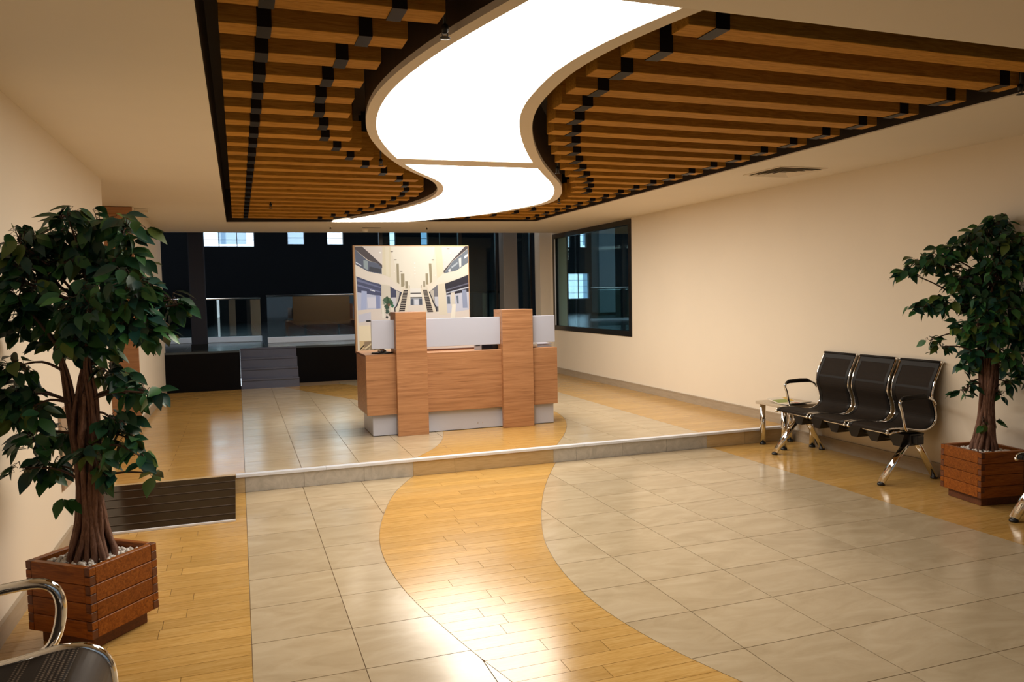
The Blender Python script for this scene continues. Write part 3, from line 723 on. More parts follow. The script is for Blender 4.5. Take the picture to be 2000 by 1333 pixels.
# ------------------------------------------------------------------ backlit poster board
PYP = 8.90; PX0, PTOP, PS = 1.268, 2.085, .000764
PO = thing('poster_board','large free-standing backlit poster of a white atrium with escalators','poster',(1.92,PYP,PZ))
for x in (1.5,2.3): MB().box(x,x+.05,PYP+.005,PYP+.045,PZ,.8695).build('post',M_STEEL,PO)
MB().bevbox(PX0-.022,PX0+1740*PS+.01,PYP,PYP+.05,.87,PTOP+.010,.003).build('board',mat('board_edge',(.34,.20,.10),.5),PO)
def srgb(c): return tuple(((x/255)/12.92 if x/255<=.04045 else ((x/255+.055)/1.055)**2.4) for x in c)
shapes = [
 ([(90,80),(1830,80),(1830,1670),(90,1670)],(233,222,200)),
 ([(625,85),(1305,85),(1200,640),(1085,720),(900,720),(745,640)],(238,230,210)),
 ([(200,85),(500,85),(490,390)],(226,214,202)), ([(1410,85),(1780,85),(1440,440)],(226,214,206)),
 ([(90,85),(200,85),(490,360),(490,410),(420,335),(290,292),(90,125)],(68,58,62)),
 ([(90,125),(275,292),(430,338),(482,400),(482,498),(280,458),(95,352)],(84,92,112)),
 ([(212,285),(278,300),(278,440),(214,400)],(150,164,166)), ([(100,310),(180,360),(180,372),(100,330)],(215,222,235)),
 ([(300,380),(470,420),(470,480),(290,455)],(52,56,68)),
 ([(95,352),(280,460),(482,500),(560,525),(772,742),(762,778),(560,652),(440,637),(300,602),(100,522)],(236,223,206)),
 ([(100,525),(300,605),(440,640),(472,660),(466,835),(290,830),(110,765)],(72,78,108)),
 ([(110,560),(460,690),(460,704),(110,600)],(112,118,150)), ([(110,640),(460,760),(460,772),(110,670)],(120,126,160)), ([(295,722),(370,745),(370,757),(295,737)],(235,238,245)),
 ([(105,760),(470,830),(470,1010),(450,1170),(110,1190)],(192,196,214)),
 ([(250,840),(380,840),(380,1000),(260,1000)],(216,214,222)),
 ([(170,740),(250,750),(235,1090),(150,1090)],(174,184,214)), ([(382,810),(446,815),(442,1025),(382,1025)],(138,148,184)),
 ([(110,1030),(470,1010),(840,1085),(1180,1085),(1480,1100),(1830,1050),(1835,1260),(112,1260)],(226,212,198)),
 ([(112,1100),(300,1060),(300,1180),(112,1220)],(205,203,212)),
 ([(500,85),(625,85),(612,545),(490,505)],(226,214,182)), ([(540,85),(600,85),(595,530),(545,520)],(232,221,194)),
 ([(600,560),(772,742),(762,778),(690,740),(600,680)],(232,220,204)),
 ([(600,680),(690,740),(770,770),(700,1000),(600,1000)],(66,70,96)), ([(690,745),(745,770),(700,985),(690,985)],(196,188,176)), ([(610,850),(690,850),(690,1000),(610,1000)],(206,204,206)),
 ([(470,652),(602,672),(604,1090),(456,1090)],(214,204,184)),
 ([(466,960),(502,960),(506,1160),(470,1160)],(236,228,210)),
 ([(705,340),(742,340),(742,650),(705,620)],(158,146,116)), ([(768,492),(822,492),(822,690),(768,690)],(160,148,118)), ([(832,608),(872,608),(872,720),(832,720)],(158,147,120)),
 ([(1205,340),(1246,340),(1250,620),(1215,650)],(158,146,116)), ([(1150,492),(1190,492),(1190,660),(1150,660)],(160,148,118)), ([(1110,608),(1140,608),(1140,700),(1110,700)],(158,147,120)),
 ([(1790,75),(1830,75),(1830,112),(1580,305),(1440,490),(1432,460),(1580,290)],(66,58,62)),
 ([(1830,118),(1830,330),(1640,452),(1440,494),(1580,312)],(112,120,130)),
 ([(1680,270),(1720,250),(1720,390),(1690,405)],(222,220,214)), ([(1510,440),(1545,420),(1545,470),(1515,476)],(220,220,220)), ([(1560,390),(1660,320),(1660,350),(1560,420)],(176,184,190)), ([(1770,230),(1830,190),(1830,230),(1770,270)],(226,228,232)),
 ([(1830,335),(1830,512),(1660,577),(1360,652),(1200,772),(1190,737),(1390,522),(1640,462)],(236,224,204)),
 ([(1830,517),(1830,785),(1470,835),(1450,652),(1660,582)],(48,46,56)),
 ([(1470,740),(1830,640),(1830,660),(1470,760)],(104,104,120)), ([(1470,790),(1830,700),(1830,722),(1470,806)],(196,198,206)),
 ([(1460,830),(1830,782),(1830,1060),(1470,1110)],(200,200,210)),
 ([(1722,755),(1792,745),(1806,1032),(1728,1032)],(150,158,180)), ([(1540,792),(1602,786),(1602,1000),(1540,1000)],(218,208,192)), ([(1480,850),(1524,850),(1530,965),(1482,965)],(92,102,116)), ([(1625,840),(1660,836),(1665,965),(1640,965)],(110,120,134)),
 ([(1560,970),(1620,970),(1600,1180),(1530,1180)],(242,232,212)),
 ([(1305,85),(1412,85),(1432,480),(1400,524),(1332,570)],(228,216,184)),
 ([(1200,775),(1335,665),(1340,1080),(1290,1080),(1220,880)],(120,118,122)), ([(1215,760),(1270,745),(1280,950),(1235,900)],(196,186,170)), ([(1280,850),(1340,850),(1340,1000),(1290,1000)],(200,200,206)),
 ([(1335,664),(1450,644),(1482,1130),(1350,1130)],(226,213,188)),
 ([(905,720),(1085,720),(1085,870),(905,870)],(238,232,220)), ([(908,784),(1072,784),(1072,800),(908,800)],(88,84,82)), ([(905,850),(1086,850),(1086,870),(905,870)],(70,68,68)),
 ([(905,870),(1088,870),(1092,972),(900,972)],(176,178,184)), ([(910,876),(952,876),(952,972),(910,972)],(84,90,102)), ([(1040,876),(1086,876),(1086,972),(1040,972)],(84,90,102)), ([(965,890),(1030,890),(1030,968),(965,968)],(216,216,220)),
 ([(870,972),(1125,972),(1165,1090),(830,1090)],(228,214,198)),
]
for sgn in (0,1):
    f = (lambda x: x) if not sgn else (lambda x: 1972-x)
    def sh(p,c): shapes.append(([(f(x),y) for x,y in p],c))
    sh([(770,770),(812,672),(830,680),(806,745),(715,1085),(665,1085)],(230,216,192))
    sh([(806,742),(872,742),(812,1085),(718,1085)],(54,46,44))
    for k in range(13):
        y = 760+25*k*(.75+.25*k/12); t=(y-742)/343
        xl = 806+(718-806)*t; xr = 872+(812-872)*t; h = 4+6*t
        sh([(xl+4,y),(xr-4,y),(xr-5,y+h),(xl+3,y+h)],(206,194,176))
    sh([(872,742),(880,672),(900,672),(896,760),(860,1085),(808,1085)],(232,218,194))
    sh([(655,1080),(652,1010),(690,960),(766,770),(780,772),(706,975),(672,1015),(675,1080)],(58,56,60))
    sh([(884,670),(890,664),(902,680),(900,720),(892,720)],(190,178,160))
for cx_,cy_,r_,c_ in ((560,900,62,(44,78,52)),(520,890,40,(70,98,74)),(610,930,36,(52,90,60)),(630,975,26,(44,110,76)),(545,985,46,(48,76,60)),(575,960,26,(110,84,60)),(548,1060,34,(52,80,66)),(580,1100,24,(90,82,58)),(540,1145,22,(40,48,44)),(505,930,22,(120,140,120)),(590,880,20,(92,120,84))):
    shapes.append(([(cx_+r_*(1+.25*math.sin(5*a+cx_))*math.cos(a)*.8, cy_+r_*(1+.25*math.cos(4*a+cy_))*math.sin(a)) for a in [2*math.pi*k/14 for k in range(14)]],c_))
for x_,y_,r_ in ((465,175,16),(1545,180,13),(985,335,12),(985,400,11),(985,450,10),(985,495,10),(985,545,10),(670,460,9),(1460,295,10),(1300,520,8)):
    shapes.append(([(x_+r_*math.cos(a),y_+r_*.8*math.sin(a)) for a in [2*math.pi*k/10 for k in range(10)]],(255,252,240)))
for x_,y_ in ((640,160),(690,283),(1270,285),(775,458),(1515,115)):
    shapes.append(([(x_-22,y_-5),(x_+22,y_-5),(x_+16,y_+7),(x_-16,y_+7)],(130,118,104)))
shapes += [([(115,1262),(480,1262),(480,1490),(115,1490)],(242,224,188)), ([(118,1490),(480,1490),(480,1740),(120,1740)],(214,184,134)),
 ([(190,1500),(480,1500),(480,1740),(190,1740)],(150,128,100)), ([(190,1600),(330,1500),(345,1512),(200,1622)],(226,202,158)), ([(118,1610),(185,1545),(192,1560),(128,1625)],(40,30,24)),
 ([(130,1640),(180,1600),(180,1740),(130,1740)],(166,138,116)), ([(250,1610),(275,1590),(275,1740),(250,1740)],(196,176,140)), ([(330,1500),(350,1500),(350,1740),(330,1740)],(90,74,60))]
pm = bpy.data.meshes.new('print'); vs_,fs_,cs_ = [],[],[]
for k,(p,c) in enumerate(shapes):
    b = len(vs_); y = -.0005-.00002*k
    pts = [(PX0+(min(max(q[0],90),1830)-90)*PS, y, PTOP-(min(q[1],1665)-80)*PS) for q in p]
    vs_ += [(q[0]-PX0-.67, q[1]-.0, q[2]-PZ) for q in pts]; fs_.append(list(range(b,b+len(p)))); cs_.append(srgb(c))
pm.from_pydata(vs_,[],fs_)
ca = pm.color_attributes.new('ink','FLOAT_COLOR','CORNER'); li = 0
for p_,c in zip(pm.polygons,cs_):
    for _ in p_.loop_indices: ca.data[li].color = (*c,1); li += 1
M_PRINT = mat('backlit_print',(.5,.5,.5),.35); at = N(M_PRINT,'ShaderNodeAttribute'); at.attribute_name='ink'
bp_ = M_PRINT.node_tree.nodes['Principled BSDF']; pd_ = N(M_PRINT,'ShaderNodeMixRGB',blend_type='MULTIPLY'); pd_.inputs[0].default_value=1; pd_.inputs[2].default_value=(.42,.44,.48,1); L(M_PRINT,at.outputs['Color'],pd_.inputs[1]); L(M_PRINT,pd_.outputs[0],bp_.inputs['Base Color']); L(M_PRINT,at.outputs['Color'],bp_.inputs['Emission Color']); bp_.inputs['Emission Strength'].default_value = .30
pm.materials.append(M_PRINT)
po_ = bpy.data.objects.new('print',pm); COL.objects.link(po_); po_.parent = PO; po_.location = (PX0+.67-1.92,0,0)

# ------------------------------------------------------------------ mesh waiting benches by the right wall
def spline(pts,n=6):
    out=[]; P=[Vector(p) for p in pts]
    for i in range(len(P)-1):
        p0=P[max(i-1,0)];p1=P[i];p2=P[i+1];p3=P[min(i+2,len(P)-1)]
        for k in range(n):
            t=k/n; out.append(.5*((2*p1)+(-p0+p2)*t+(2*p0-5*p1+4*p2-p3)*t*t+(-p0+3*p1-3*p2+p3)*t**3))
    out.append(P[-1]); return out
PROF = spline([(0,-.265,.398),(0,-.25,.425),(0,-.12,.425),(0,.06,.398),(0,.155,.408),(0,.214,.465),(0,.208,.55),(0,.176,.64),(0,.190,.735),(0,.235,.83),(0,.270,.905)],5)
def sheet(mb,x0,x1,prof,t,mi=0,f0=0,f1=None):
    prof = prof[f0:f1]; n=len(prof); vs=[]
    for i,p in enumerate(prof):
        d = prof[min(i+1,n-1)]-prof[max(i-1,0)]; nn = Vector((0,-d.z,d.y)).normalized()*t/2
        for q in (p+nn,p-nn): vs += [(x0,q.y,q.z),(x1,q.y,q.z)]
    fs=[]
    for i in range(n-1):
        a=4*i;b=a+4
        fs += [(a,a+1,b+1,b),(a+3,a+2,b+2,b+3),(a+2,a,b,b+2),(a+1,a+3,b+3,b+1)]
    fs += [(0,2,3,1),(4*n-4,4*n-3,4*n-1,4*n-2)]
    mb.add(vs,fs,mi,False); return mb
def bench(label,loc,rz):
    t = thing('waiting_bench',label,'bench',loc,rz,'black mesh waiting benches along the right wall')
    for k in (-1,0,1):
        c=.44*k; a,b=c-.198,c+.198
        s = sheet(MB(),a+.012,b-.012,PROF,.008).build('seat',M_MESH,t,local=True)
        q = MB(); sheet(q,a+.012,a+.04,PROF,.012); sheet(q,b-.04,b-.012,PROF,.012); sheet(q,a+.012,b-.012,PROF,.013,f0=-4); sheet(q,a+.012,b-.012,PROF,.011,f0=-13,f1=-11)
        q.build('edging',M_MESHEDGE,s,local=True)
        for x in (a,b):
            MB().tube([Vector((x,p.y,p.z)) for p in PROF],.0075,8,flat=1.0).build('side_rail',M_CHROME,s,local=True)
            MB().ball((x,.272,.912),.014,8).build('finial',M_CHROME,s,local=True)
            MB().ball((x,-.268,.397),.014,8).build('finial',M_CHROME,s,local=True)
        MB().tube([(a,.270,.912),(b,.270,.912)],.012,8).build('top_bar',M_MESHEDGE,s,local=True)
        MB().tube([(a+.03,-.17,.405),(a+.06,-.17,.375),(b-.06,-.17,.375),(b-.03,-.17,.405)],.009,6).build('cross_tube',M_CHROME,s,local=True)
        for e in (-.115,.115):
            w = MB(); x=c+e
            w.add([(x-.085,-.10,.372),(x+.085,-.10,.372),(x+.045,-.10,.275),(x-.02,-.10,.275),(x-.085,.10,.372),(x+.085,.10,.372),(x+.045,.10,.275),(x-.02,.10,.275)],[(0,1,2,3),(7,6,5,4),(0,4,5,1),(1,5,6,2),(2,6,7,3),(3,7,4,0)])
            w.build('bracket',M_BLACK,t,local=True)
    MB().bevbox(-.70,.70,-.035,.035,.30,.365,.006).build('beam',M_BLACK,t,local=True)
    for x in (-.62,.62):
        MB().bevbox(x-.035,x+.035,-.055,.075,.285,.372,.006).build('leg_block',M_BLACK,t,local=True)
        for sy,yf in ((-1,-.305),(1,.225)):
            l = MB().tube([(x,sy*.02,.335),(x,yf*.5,.20),(x,yf,.022)],[.034,.034,.036],10,flat=.55).build('leg',M_CHROME,t,local=True)
            MB().lathe([(.026,0),(.028,.012),(.02,.022)],(x,yf,0),12).build('foot',M_BLACK,l,local=True)
    for sx in (-1,1):
        x = sx*.655
        ap = spline([(x,-.09,.405),(x,-.115,.44),(x,-.145,.56),(x,-.165,.620),(x,-.13,.648),(x,.0,.652),(x,.10,.648),(x,.16,.630),(x,.192,.592)],4)
        ar = MB().tube(ap,.011,8).build('armrest',M_CHROME,t,local=True)
        MB().tube([(x,-.155,.643),(x,-.12,.657),(x,.0,.661),(x,.08,.658),(x,.115,.648)],[.012,.018,.02,.019,.012],10).build('arm_pad',M_MESHEDGE,ar,local=True)
        MB().tube([(x-sx*.012,-.09,.405),(x-sx*.012,-.22,.40)],.008,6).build('arm_bracket',M_CHROME,ar,local=True)
    return t
bench('three-seat black mesh bench with chrome arms between side table and planter',(4.87,5.19,0),-math.pi/2)
bench('black mesh bench cut off at the right picture edge beyond the planter',(4.90,2.90,0),-math.pi/2)

# side table with magazine
TB = thing('side_table','small square pale table on four chrome legs beside the step','table',(4.95,6.11,0))
MB().bevbox(4.725,5.148,5.895,6.305,.398,.424,.003).build('top',grain(mat('table_laminate',rough=.35),(.46,.38,.28),(.56,.47,.36),scale=(8,1,1),ns=4,rnd_amt=0),TB)
for x in (4.775,5.10):
    for y in (5.945,6.255):
        l = MB().tube([(x,y,.022),(x,y,.398)],.027,16).build('leg',M_CHROME,TB)
        MB().lathe([(.028,0),(.03,.006),(.028,.022)],(x,y,0),14).build('foot',M_BLACK,l)
MG = thing('magazine','open magazine with green and yellow pages and red lettering on side table','magazine',(4.90,6.02,.424))
M_PAGE = mat('page_paper',(.78,.72,.62),.5); M_PGREEN = mat('print_green',(.30,.38,.10),.5); M_PYEL = mat('print_yellow',(.70,.45,.06),.5); M_PRED = mat('print_red',(.55,.07,.04),.5); M_PDARK = mat('print_dark',(.03,.04,.08),.4)
def page(f,y0,y1,n,m,name,par,lift=0.0,x0=4.77,x1=5.00,t=.003):
    vs=[];fs=[]
    for i in range(n+1):
        y=y0+(y1-y0)*i/n; z=f((y-6.02))+lift
        vs += [(x0,y,z+t),(x1,y,z+t),(x0,y,z),(x1,y,z)]
    for i in range(n):
        a=4*i;b=a+4; fs += [(a,a+1,b+1,b),(a+2,b+2,b+3,a+3),(a,b,b+2,a+2),(a+1,a+3,b+3,b+1)]
    fs += [(0,2,3,1),(4*n,4*n+1,4*n+3,4*n+2)]
    mb=MB(); mb.add(vs,fs); return mb.build(name,m,par)
gz = lambda d: .425+ (.10*d*1.2 if d>0 else .30*d*d+.18*abs(d))
pg = page(lambda d:.426+.16*max(d,0)+.0,6.02,6.19,4,M_PAGE,'left_page',MG,t=.006)
page(lambda d:.4325+.16*d,6.03,6.12,3,M_PGREEN,'photo',pg,x0=4.78,x1=4.93,t=.0005); page(lambda d:.4325+.16*d,6.05,6.17,3,M_PYEL,'photo',pg,x0=4.935,x1=4.985,t=.0005)
rz_ = lambda d: .426+.07*abs(d) + (0 if abs(d)<.11 else 2.0*(abs(d)-.11)**2)
pr = page(rz_,5.84,6.02,10,M_PAGE,'right_page',MG,t=.006)
page(lambda d:max(.4246,rz_(d)-.012),5.90,5.975,6,M_PDARK,'cover',pr,t=.004)
page(lambda d:rz_(d)+.0065,5.945,6.01,4,M_PYEL,'photo',pr,x0=4.80,x1=4.86,t=.0005)
page(lambda d:rz_(d)+.0065,5.86,6.0,8,M_PRED,'rule',pr,x0=4.895,x1=4.905,t=.0005)
tc = bpy.data.curves.new('lettering','FONT'); tc.body='Gazete 2'; tc.size=.04; tc.extrude=.0004; tc.shear=.2
to = bpy.data.objects.new('lettering_tmp',tc); COL.objects.link(to)
bpy.context.view_layer.update()
dg = bpy.context.evaluated_depsgraph_get(); tm = bpy.data.meshes.new_from_object(to.evaluated_get(dg)); bpy.data.objects.remove(to)
tm.materials.clear(); tm.materials.append(M_PRED)
for v in tm.vertices:      # text runs towards -y, its top towards +x, lying on the curved page
    a,b,c = v.co; y = 6.0-a; v.co = (4.925+b-4.90, y-6.02, rz_(y-6.02)+.0068+c-.424)
lo = bpy.data.objects.new('lettering',tm); COL.objects.link(lo); lo.parent = pr; lo.location = (0,0,0)

# ------------------------------------------------------------------ perforated steel bench in the left foreground
PB = thing('steel_bench','dark perforated steel bench with chrome tube frame in left foreground','bench',(-.70,2.2,0))
SP = spline([(0,.345,.27),(0,.335,.375),(0,.285,.428),(0,.21,.438),(0,.08,.418),(0,-.05,.403),(0,-.16,.413),(0,-.21,.48),(0,-.235,.62),(0,-.27,.80)],5)   # y here = towards +X of room
def seatx(mb,y0,y1,prof,t,f0=0,f1=None,mi=0):
    prof=prof[f0:f1]; n=len(prof); vs=[]
    for i,p in enumerate(prof):
        d=prof[min(i+1,n-1)]-prof[max(i-1,0)]; nn=Vector((0,-d.z,d.y)).normalized()*t/2
        for q in (p+nn,p-nn): vs += [(-.76+q.y,y0,q.z),(-.76+q.y,y1,q.z)]
    fs=[]
    for i in range(n-1):
        a=4*i;b=a+4; fs += [(a,b,b+1,a+1),(a+3,b+3,b+2,a+2),(a+2,b+2,b,a),(a+1,b+1,b+3,a+3)]
    fs += [(0,1,3,2),(4*n-4,4*n-2,4*n-1,4*n-3)]
    mb.add(vs,fs,mi,True); return mb
for y0,y1 in ((2.13,2.66),(1.56,2.09)):
    s = seatx(MB(),y0,y1,SP,.006,f0=12).build('seat',M_PERF,PB)
    seatx(MB(),y0,y1,SP,.006,f1=13).build('front_lip',M_SEATDARK,s)
    for y in (y0,y1): MB().tube([Vector((-.76+p.y,y,p.z)) for p in SP],.016,10).build('edge_tube',M_CHROME,s)
MB().bevbox(-.80,-.72,1.5,2.7,.33,.39,.01).build('beam',M_BLACK,PB)
for y in (1.72,2.5):
    l = MB().tube([(-.74,y,.35),(-.55,y,.22),(-.45,y,.025)],.026,10,flat=.6).build('leg',M_CHROME,PB); MB().lathe([(.026,0),(.028,.025)],(-.45,y,0),12).build('foot',M_BLACK,l)
    l = MB().tube([(-.78,y,.35),(-.92,y,.22),(-.99,y,.025)],.026,10,flat=.6).build('leg',M_CHROME,PB); MB().lathe([(.026,0),(.028,.025)],(-.99,y,0),12).build('foot',M_BLACK,l)
for y in (2.70,1.54):
    MB().tube(spline([(-.62,y,.41),(-.585,y,.44),(-.562,y,.50),(-.555,y,.57),(-.575,y,.622),(-.63,y,.640),(-.75,y,.628),(-.90,y,.606),(-.985,y,.59),(-1.005,y,.55),(-.995,y,.48)],4),.0165,12).build('armrest',M_CHROME,PB)

# ------------------------------------------------------------------ potted weeping figs
def leaf_mesh(name,mats,w=.5,fold=.12,curl=.18):
    xs=[0,.12,.32,.55,.78,1.0]; ws=[.04,.30,.5,.47,.25,.0]
    vs=[];fs=[]
    for x,q in zip(xs,ws):
        z=-curl*x*x
        vs += [(x,q*w,z+fold*q),(x,0,z),(x,-q*w,z+fold*q)]
    for i in range(5):
        a=3*i;b=a+3
        fs += [(a,a+1,b+1,b),(a+1,a+2,b+2,b+1)]
    me=bpy.data.meshes.new(name); me.from_pydata(vs,[],fs); me.materials.append(mats)
    for p in me.polygons: p.use_smooth=True
    return me,vs,fs
LEAVES=[leaf_mesh('leaf',M_LEAF[k],w=.52+.06*(k%2),curl=.12+.08*k) for k in range(4)]
def planter(t,cx,cy,rz,top=.375,side=.37):
    P = bpy.data.objects.new('planter',None); COL.objects.link(P); P.parent=t; P.location=(0,0,0); P.rotation_euler=(0,0,rz)
    h=(top-.062)/4; T=.030; a=side/2
    for k in range(4):
        z=.062+h*k; g=.0025
        for ax in (0,1):
            for s in (-1,1):
                mb=MB(); f0,f1=((z,z+h/2-g/2) if ax==0 else (z+h/2+g/2,z+h-g))
                x0,x1=-a+T,a-T
                mb.bevbox(x0,x1,a-T,a,z,z+h-g,.003,0)
                mb.bevbox(x0-T,x0,a-T,a,f0,f1,.0015,1); mb.bevbox(x1,x1+T,a-T,a,f0,f1,.0015,1)
                # finger faces that look outward along the board stay in board colour
                mb.box(x0-T+.001,x0,a-.001,a+.0006,f0+.002,f1-.002,0); mb.box(x1,x1+T-.001,a-.001,a+.0006,f0+.002,f1-.002,0)
                R=Matrix.Rotation((0 if s>0 else math.pi)+(math.pi/2 if ax else 0),3,'Z')
                mb.v=[tuple(R@Vector(v)) for v in mb.v]
                mb.build('board',[M_PLANTER,M_PLANTEREND],P,local=True)
    MB().bevbox(-a+.035,a-.035,-a+.035,a-.035,0.0,.063,.003).build('plinth',M_PLANTEREND,P,local=True)
    MB().box(-a+T+.001,a-T-.001,-a+T+.001,a-T-.001,.063,top-.045).build('lining',M_SOIL,P,local=True)
    r=random.Random(int(cx*100)); pb=MB()
    lim=a-T-.012
    for i in range(420):
        x,y=r.uniform(-lim,lim),r.uniform(-lim,lim); s=r.uniform(.007,.013)
        pb.ball((x,y,top-.042+r.uniform(0,.02)+.02*(1-max(abs(x),abs(y))/lim)),s,6,sc=(1,r.uniform(.7,1),r.uniform(.6,.9)),rot=Matrix.Rotation(r.uniform(0,3),3,'Z'))
    tag(pb.build('pebbles',M_PEBBLE,P,local=True),kind='stuff')
def fig(label,cx,cy,rz,seed,clusters,hub,limbs,nobj=300,leaf=(.075,.115),lean=0.0,dens=2.0,tr=1.0):
    """clusters: (lateral offset m, height m, radius m, leaves); lateral runs along the wall-facing side"""
    r=random.Random(seed)
    t=thing('potted_fig',label,'potted plant',(cx,cy,0),0)
    planter(t,cx,cy,rz)
    lat=Vector((math.cos(YAW),-math.sin(YAW),0)); dep=Vector((math.sin(YAW),math.cos(YAW),0))
    # trunk: a bundle of twisted stems over a core, flaring at the foot
    tk=MB(); zb=.315
    rad=[(zb,.092),(zb+.06,.088),(zb+.14,.066),(zb+.24,.050),(zb+.36,.043),(hub-.05,.046),(hub,.050),(hub+.10,.046),(hub+.20,.030)]
    rad=[(z,q*tr) for z,q in rad]
    for i in range(17):
        a0=2*math.pi*i/17+r.uniform(-.1,.1); tw=r.uniform(-.7,.7); pts=[];rr=[]
        for j,(z,R_) in enumerate(rad):
            u=(z-zb)/(hub-zb); a=a0+tw*u+.18*math.sin(6*u+i)
            R2=R_*(1+.07*math.sin(4*u*3+i*1.7))
            p=lat*math.cos(a)*R2+dep*math.sin(a)*R2+lat*lean*u
            pts.append((p.x,p.y,z)); rr.append(.0118*(1.2-.25*u)*r.uniform(.85,1.15)*(1 if z<=hub else .75 if z<hub+.15 else .35))
        tk.tube(spline(pts,3),[rr[min(k//3,len(rr)-1)] for k in range(3*(len(pts)-1)+1)],6)
    core=[((lat*lean*(z-zb)/(hub-zb)).x,(lat*lean*(z-zb)/(hub-zb)).y,z) for z,_ in rad]
    tk.tube(core,[q*(.80 if z_<=hub else .5 if z_<hub+.15 else .15) for z_,q in rad],12)
    trunk=tk.build('trunk',M_BARK,t,local=True)
    tips=[]
    for (lx,dx,z) in limbs:
        top=lat*lx+dep*dx; lb=MB()
        base=lat*(lean+.035*(1 if lx>0 else -1))
        for q in range(5):
            a=2*math.pi*q/5; o=(lat*math.cos(a)+dep*math.sin(a))*.017
            pts=[(base.x+o.x*1.1,base.y+o.y*1.1,hub-.10),(base.x*.8+top.x*.3+o.x,base.y*.8+top.y*.3+o.y,hub+(z-hub)*.35),(top.x*.7+o.x*.7,top.y*.7+o.y*.7,hub+(z-hub)*.7),(top.x,top.y,z)]
            lb.tube(spline(pts,3),[.0115-.0008*k for k in range(10)],6)
        lb.build('limb',M_BARK,t,local=True); tips.append((top,z))
    tw=MB(); leaves=[]
    anchors=[(Vector((p[0],p[1],p[2]))) for p in core[2:]]+[Vector((tp.x*f,tp.y*f,hub+(z-hub)*f)) for tp,z in tips for f in (.35,.7,1)]
    for (lx,z,R_,n) in clusters:
        dx=r.uniform(-.75,.75)*min(.22,.35*math.sqrt(max(.01,.45-abs(lx)*.6)))
        if R_<.06: dx*=.4
        c=lat*lx+dep*dx+Vector((0,0,z))
        m_=.05+.75*R_; c.x=min(max(c.x,XL+m_-cx),XR-m_-cx)
        an=min(anchors,key=lambda q:(q-c).length+(.5 if q.z>c.z+.05 else 0))
        mid=(an+c)/2+Vector((r.uniform(-.02,.02),r.uniform(-.02,.02),.03))
        br=spline([tuple(an),tuple(mid),tuple(c)],4)
        tw.tube(br,[.008-.0006*k for k in range(len(br))],5)
        n=int(n*dens); k=0
        while k<n:
            v=Vector((r.gauss(0,1),r.gauss(0,1),r.gauss(0,1))).normalized()*R_*(r.random()**.42)
            v.z*=.85; v -= dep*0
            p=c+v; p.x=min(max(p.x,XL+.05-cx),XR-.05-cx)
            out=(v.normalized()*.7+(c-Vector((0,0,c.z)))*.8); out.z=0
            twend=p; st_=c+v*.35
            tw.tube([tuple(st_),tuple((st_+p)/2+Vector((0,0,.012))),tuple(p)],[.0022,.0018,.0014],4,cap=False)
            for q in range(r.choice((1,2,2,3))):
                if k>=n: break
                k+=1
                d=Vector((out.x+r.gauss(0,.5),out.y+r.gauss(0,.5),r.uniform(-1.1,.12))).normalized()
                up=Vector((r.gauss(0,.45),r.gauss(0,.45),1)) - dep*r.uniform(.1,.9)
                yv=up.cross(d).normalized(); zv=d.cross(yv)
                base=p+Vector((r.uniform(-.02,.02),r.uniform(-.02,.02),r.uniform(-.02,.02)))
                s=r.uniform(*leaf)
                kind=r.choices((0,1,2,3),(.42,.30,.20,.08))[0]
                leaves.append((base,d,yv,zv,s,kind))
                tw.tube([tuple(p),tuple(base)],[.0014,.001],3,cap=False)
    tw.build('twigs',M_TWIG,t,local=True)
    cam_p=Vector((-cx,-cy,CAM_H))
    # leaves outside the walls are pulled back inside
    ok=[]
    for lf in leaves:
        b=lf[0]; tip=b+lf[1]*lf[4]
        lo_,hi_=XL+.03-cx,XR-.03-cx
        sh=max(0,lo_-min(b.x,tip.x)-.02)-max(0,max(b.x,tip.x)+.02-hi_)
        ok.append((b+Vector((sh,0,0)),)+lf[1:])
    ok.sort(key=lambda q:(q[0]-cam_p).length)
    for b,d,yv,zv,s,kind in ok[:nobj]:
        o=bpy.data.objects.new('leaf',LEAVES[kind][0]); COL.objects.link(o); o.parent=t
        M4=Matrix.Identity(4)
        for i in range(3): M4[i][0]=d[i]*s; M4[i][1]=yv[i]*s; M4[i][2]=zv[i]*s; M4[i][3]=b[i]
        o.matrix_local=M4
    fo=MB()
    for b,d,yv,zv,s,kind in ok[nobj:]:
        fo.add([b+(d*v[0]+yv*v[1]+zv*v[2])*s for v in LEAVES[kind][1]],LEAVES[kind][2],kind,True)
    tag(fo.build('foliage',M_LEAF,t,local=True),kind='stuff')
    return t
def pxcl(lst,cx,hz,ppm): return [((x-cx)/ppm,1.5+(hz-y)/ppm,r/ppm,n) for x,y,r,n in lst]
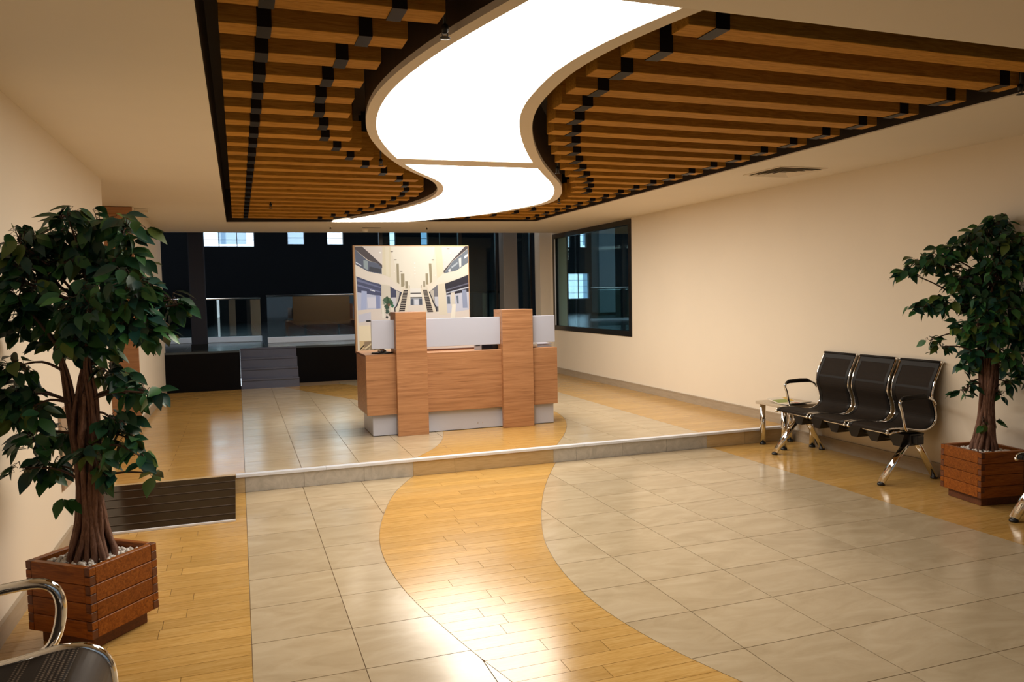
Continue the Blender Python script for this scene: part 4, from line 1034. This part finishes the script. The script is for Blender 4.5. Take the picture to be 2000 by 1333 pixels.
CLA=pxcl([(140,440,42,26),(215,435,42,30),(275,440,34,18),(75,470,48,34),(22,505,45,30),(15,580,45,30),(85,545,60,48),(165,500,65,60),(245,510,58,50),(310,555,45,34),(350,580,30,16),(372,590,14,5),(45,625,28,14),(150,590,68,62),(230,590,58,52),(295,625,42,32),(330,650,22,10),(190,660,52,44),(115,655,42,28),(85,700,34,18),(55,760,36,22),(12,752,10,3),(110,780,42,28),(225,720,38,26),(130,850,42,26),(75,845,34,18),(95,905,32,16),(60,900,18,5),(240,820,32,20),(215,870,26,14),(262,850,18,9),(298,880,14,5),(310,915,10,3),(235,915,22,8),(300,755,18,7),(332,762,12,4),(270,760,12,4),(180,420,20,10),(150,975,12,3)],185,584,432)
CLB=pxcl([(1950,450,34,40),(1975,425,22,18),(1900,470,34,38),(1850,490,28,28),(1805,505,20,16),(1770,520,14,8),(1990,500,40,52),(1930,520,40,56),(1880,535,30,32),(1840,585,26,20),(1805,588,13,7),(1780,592,7,3),(1900,590,34,42),(1960,580,42,60),(2020,470,40,44),(2040,560,44,56),(2080,510,40,40),(1920,640,32,36),(1870,630,20,14),(1825,660,12,5),(1850,672,13,6),(1980,640,38,46),(2040,640,40,40),(1900,690,20,12),(1890,715,14,7),(1950,690,24,16),(1885,760,11,5),(1900,745,10,4),(1965,770,13,5),(1975,745,12,5),(2000,700,24,14),(2060,720,24,14),(1990,735,10,4),(1915,820,8,2),(1960,825,9,3),(1935,590,36,40),(1930,660,34,34),(1950,630,34,36),(1830,500,16,10),(1860,560,22,14)],1928,553,284)
fig('tall potted weeping fig beside the left wall in the foreground, wooden planter',-.665,3.905,math.radians(-39),11,CLA,.90,[(-.13,.02,1.32),(.04,-.02,1.36),(.0,.09,1.45)],leaf=(.070,.105))
fig('potted weeping fig by the right wall beyond the mesh bench, wooden planter',4.895,3.985,math.radians(-8),23,CLB,.86,[(-.06,.0,1.30),(.10,.02,1.34),(.02,-.04,1.5)],leaf=(.066,.098),lean=.03,dens=2.3,tr=.86)
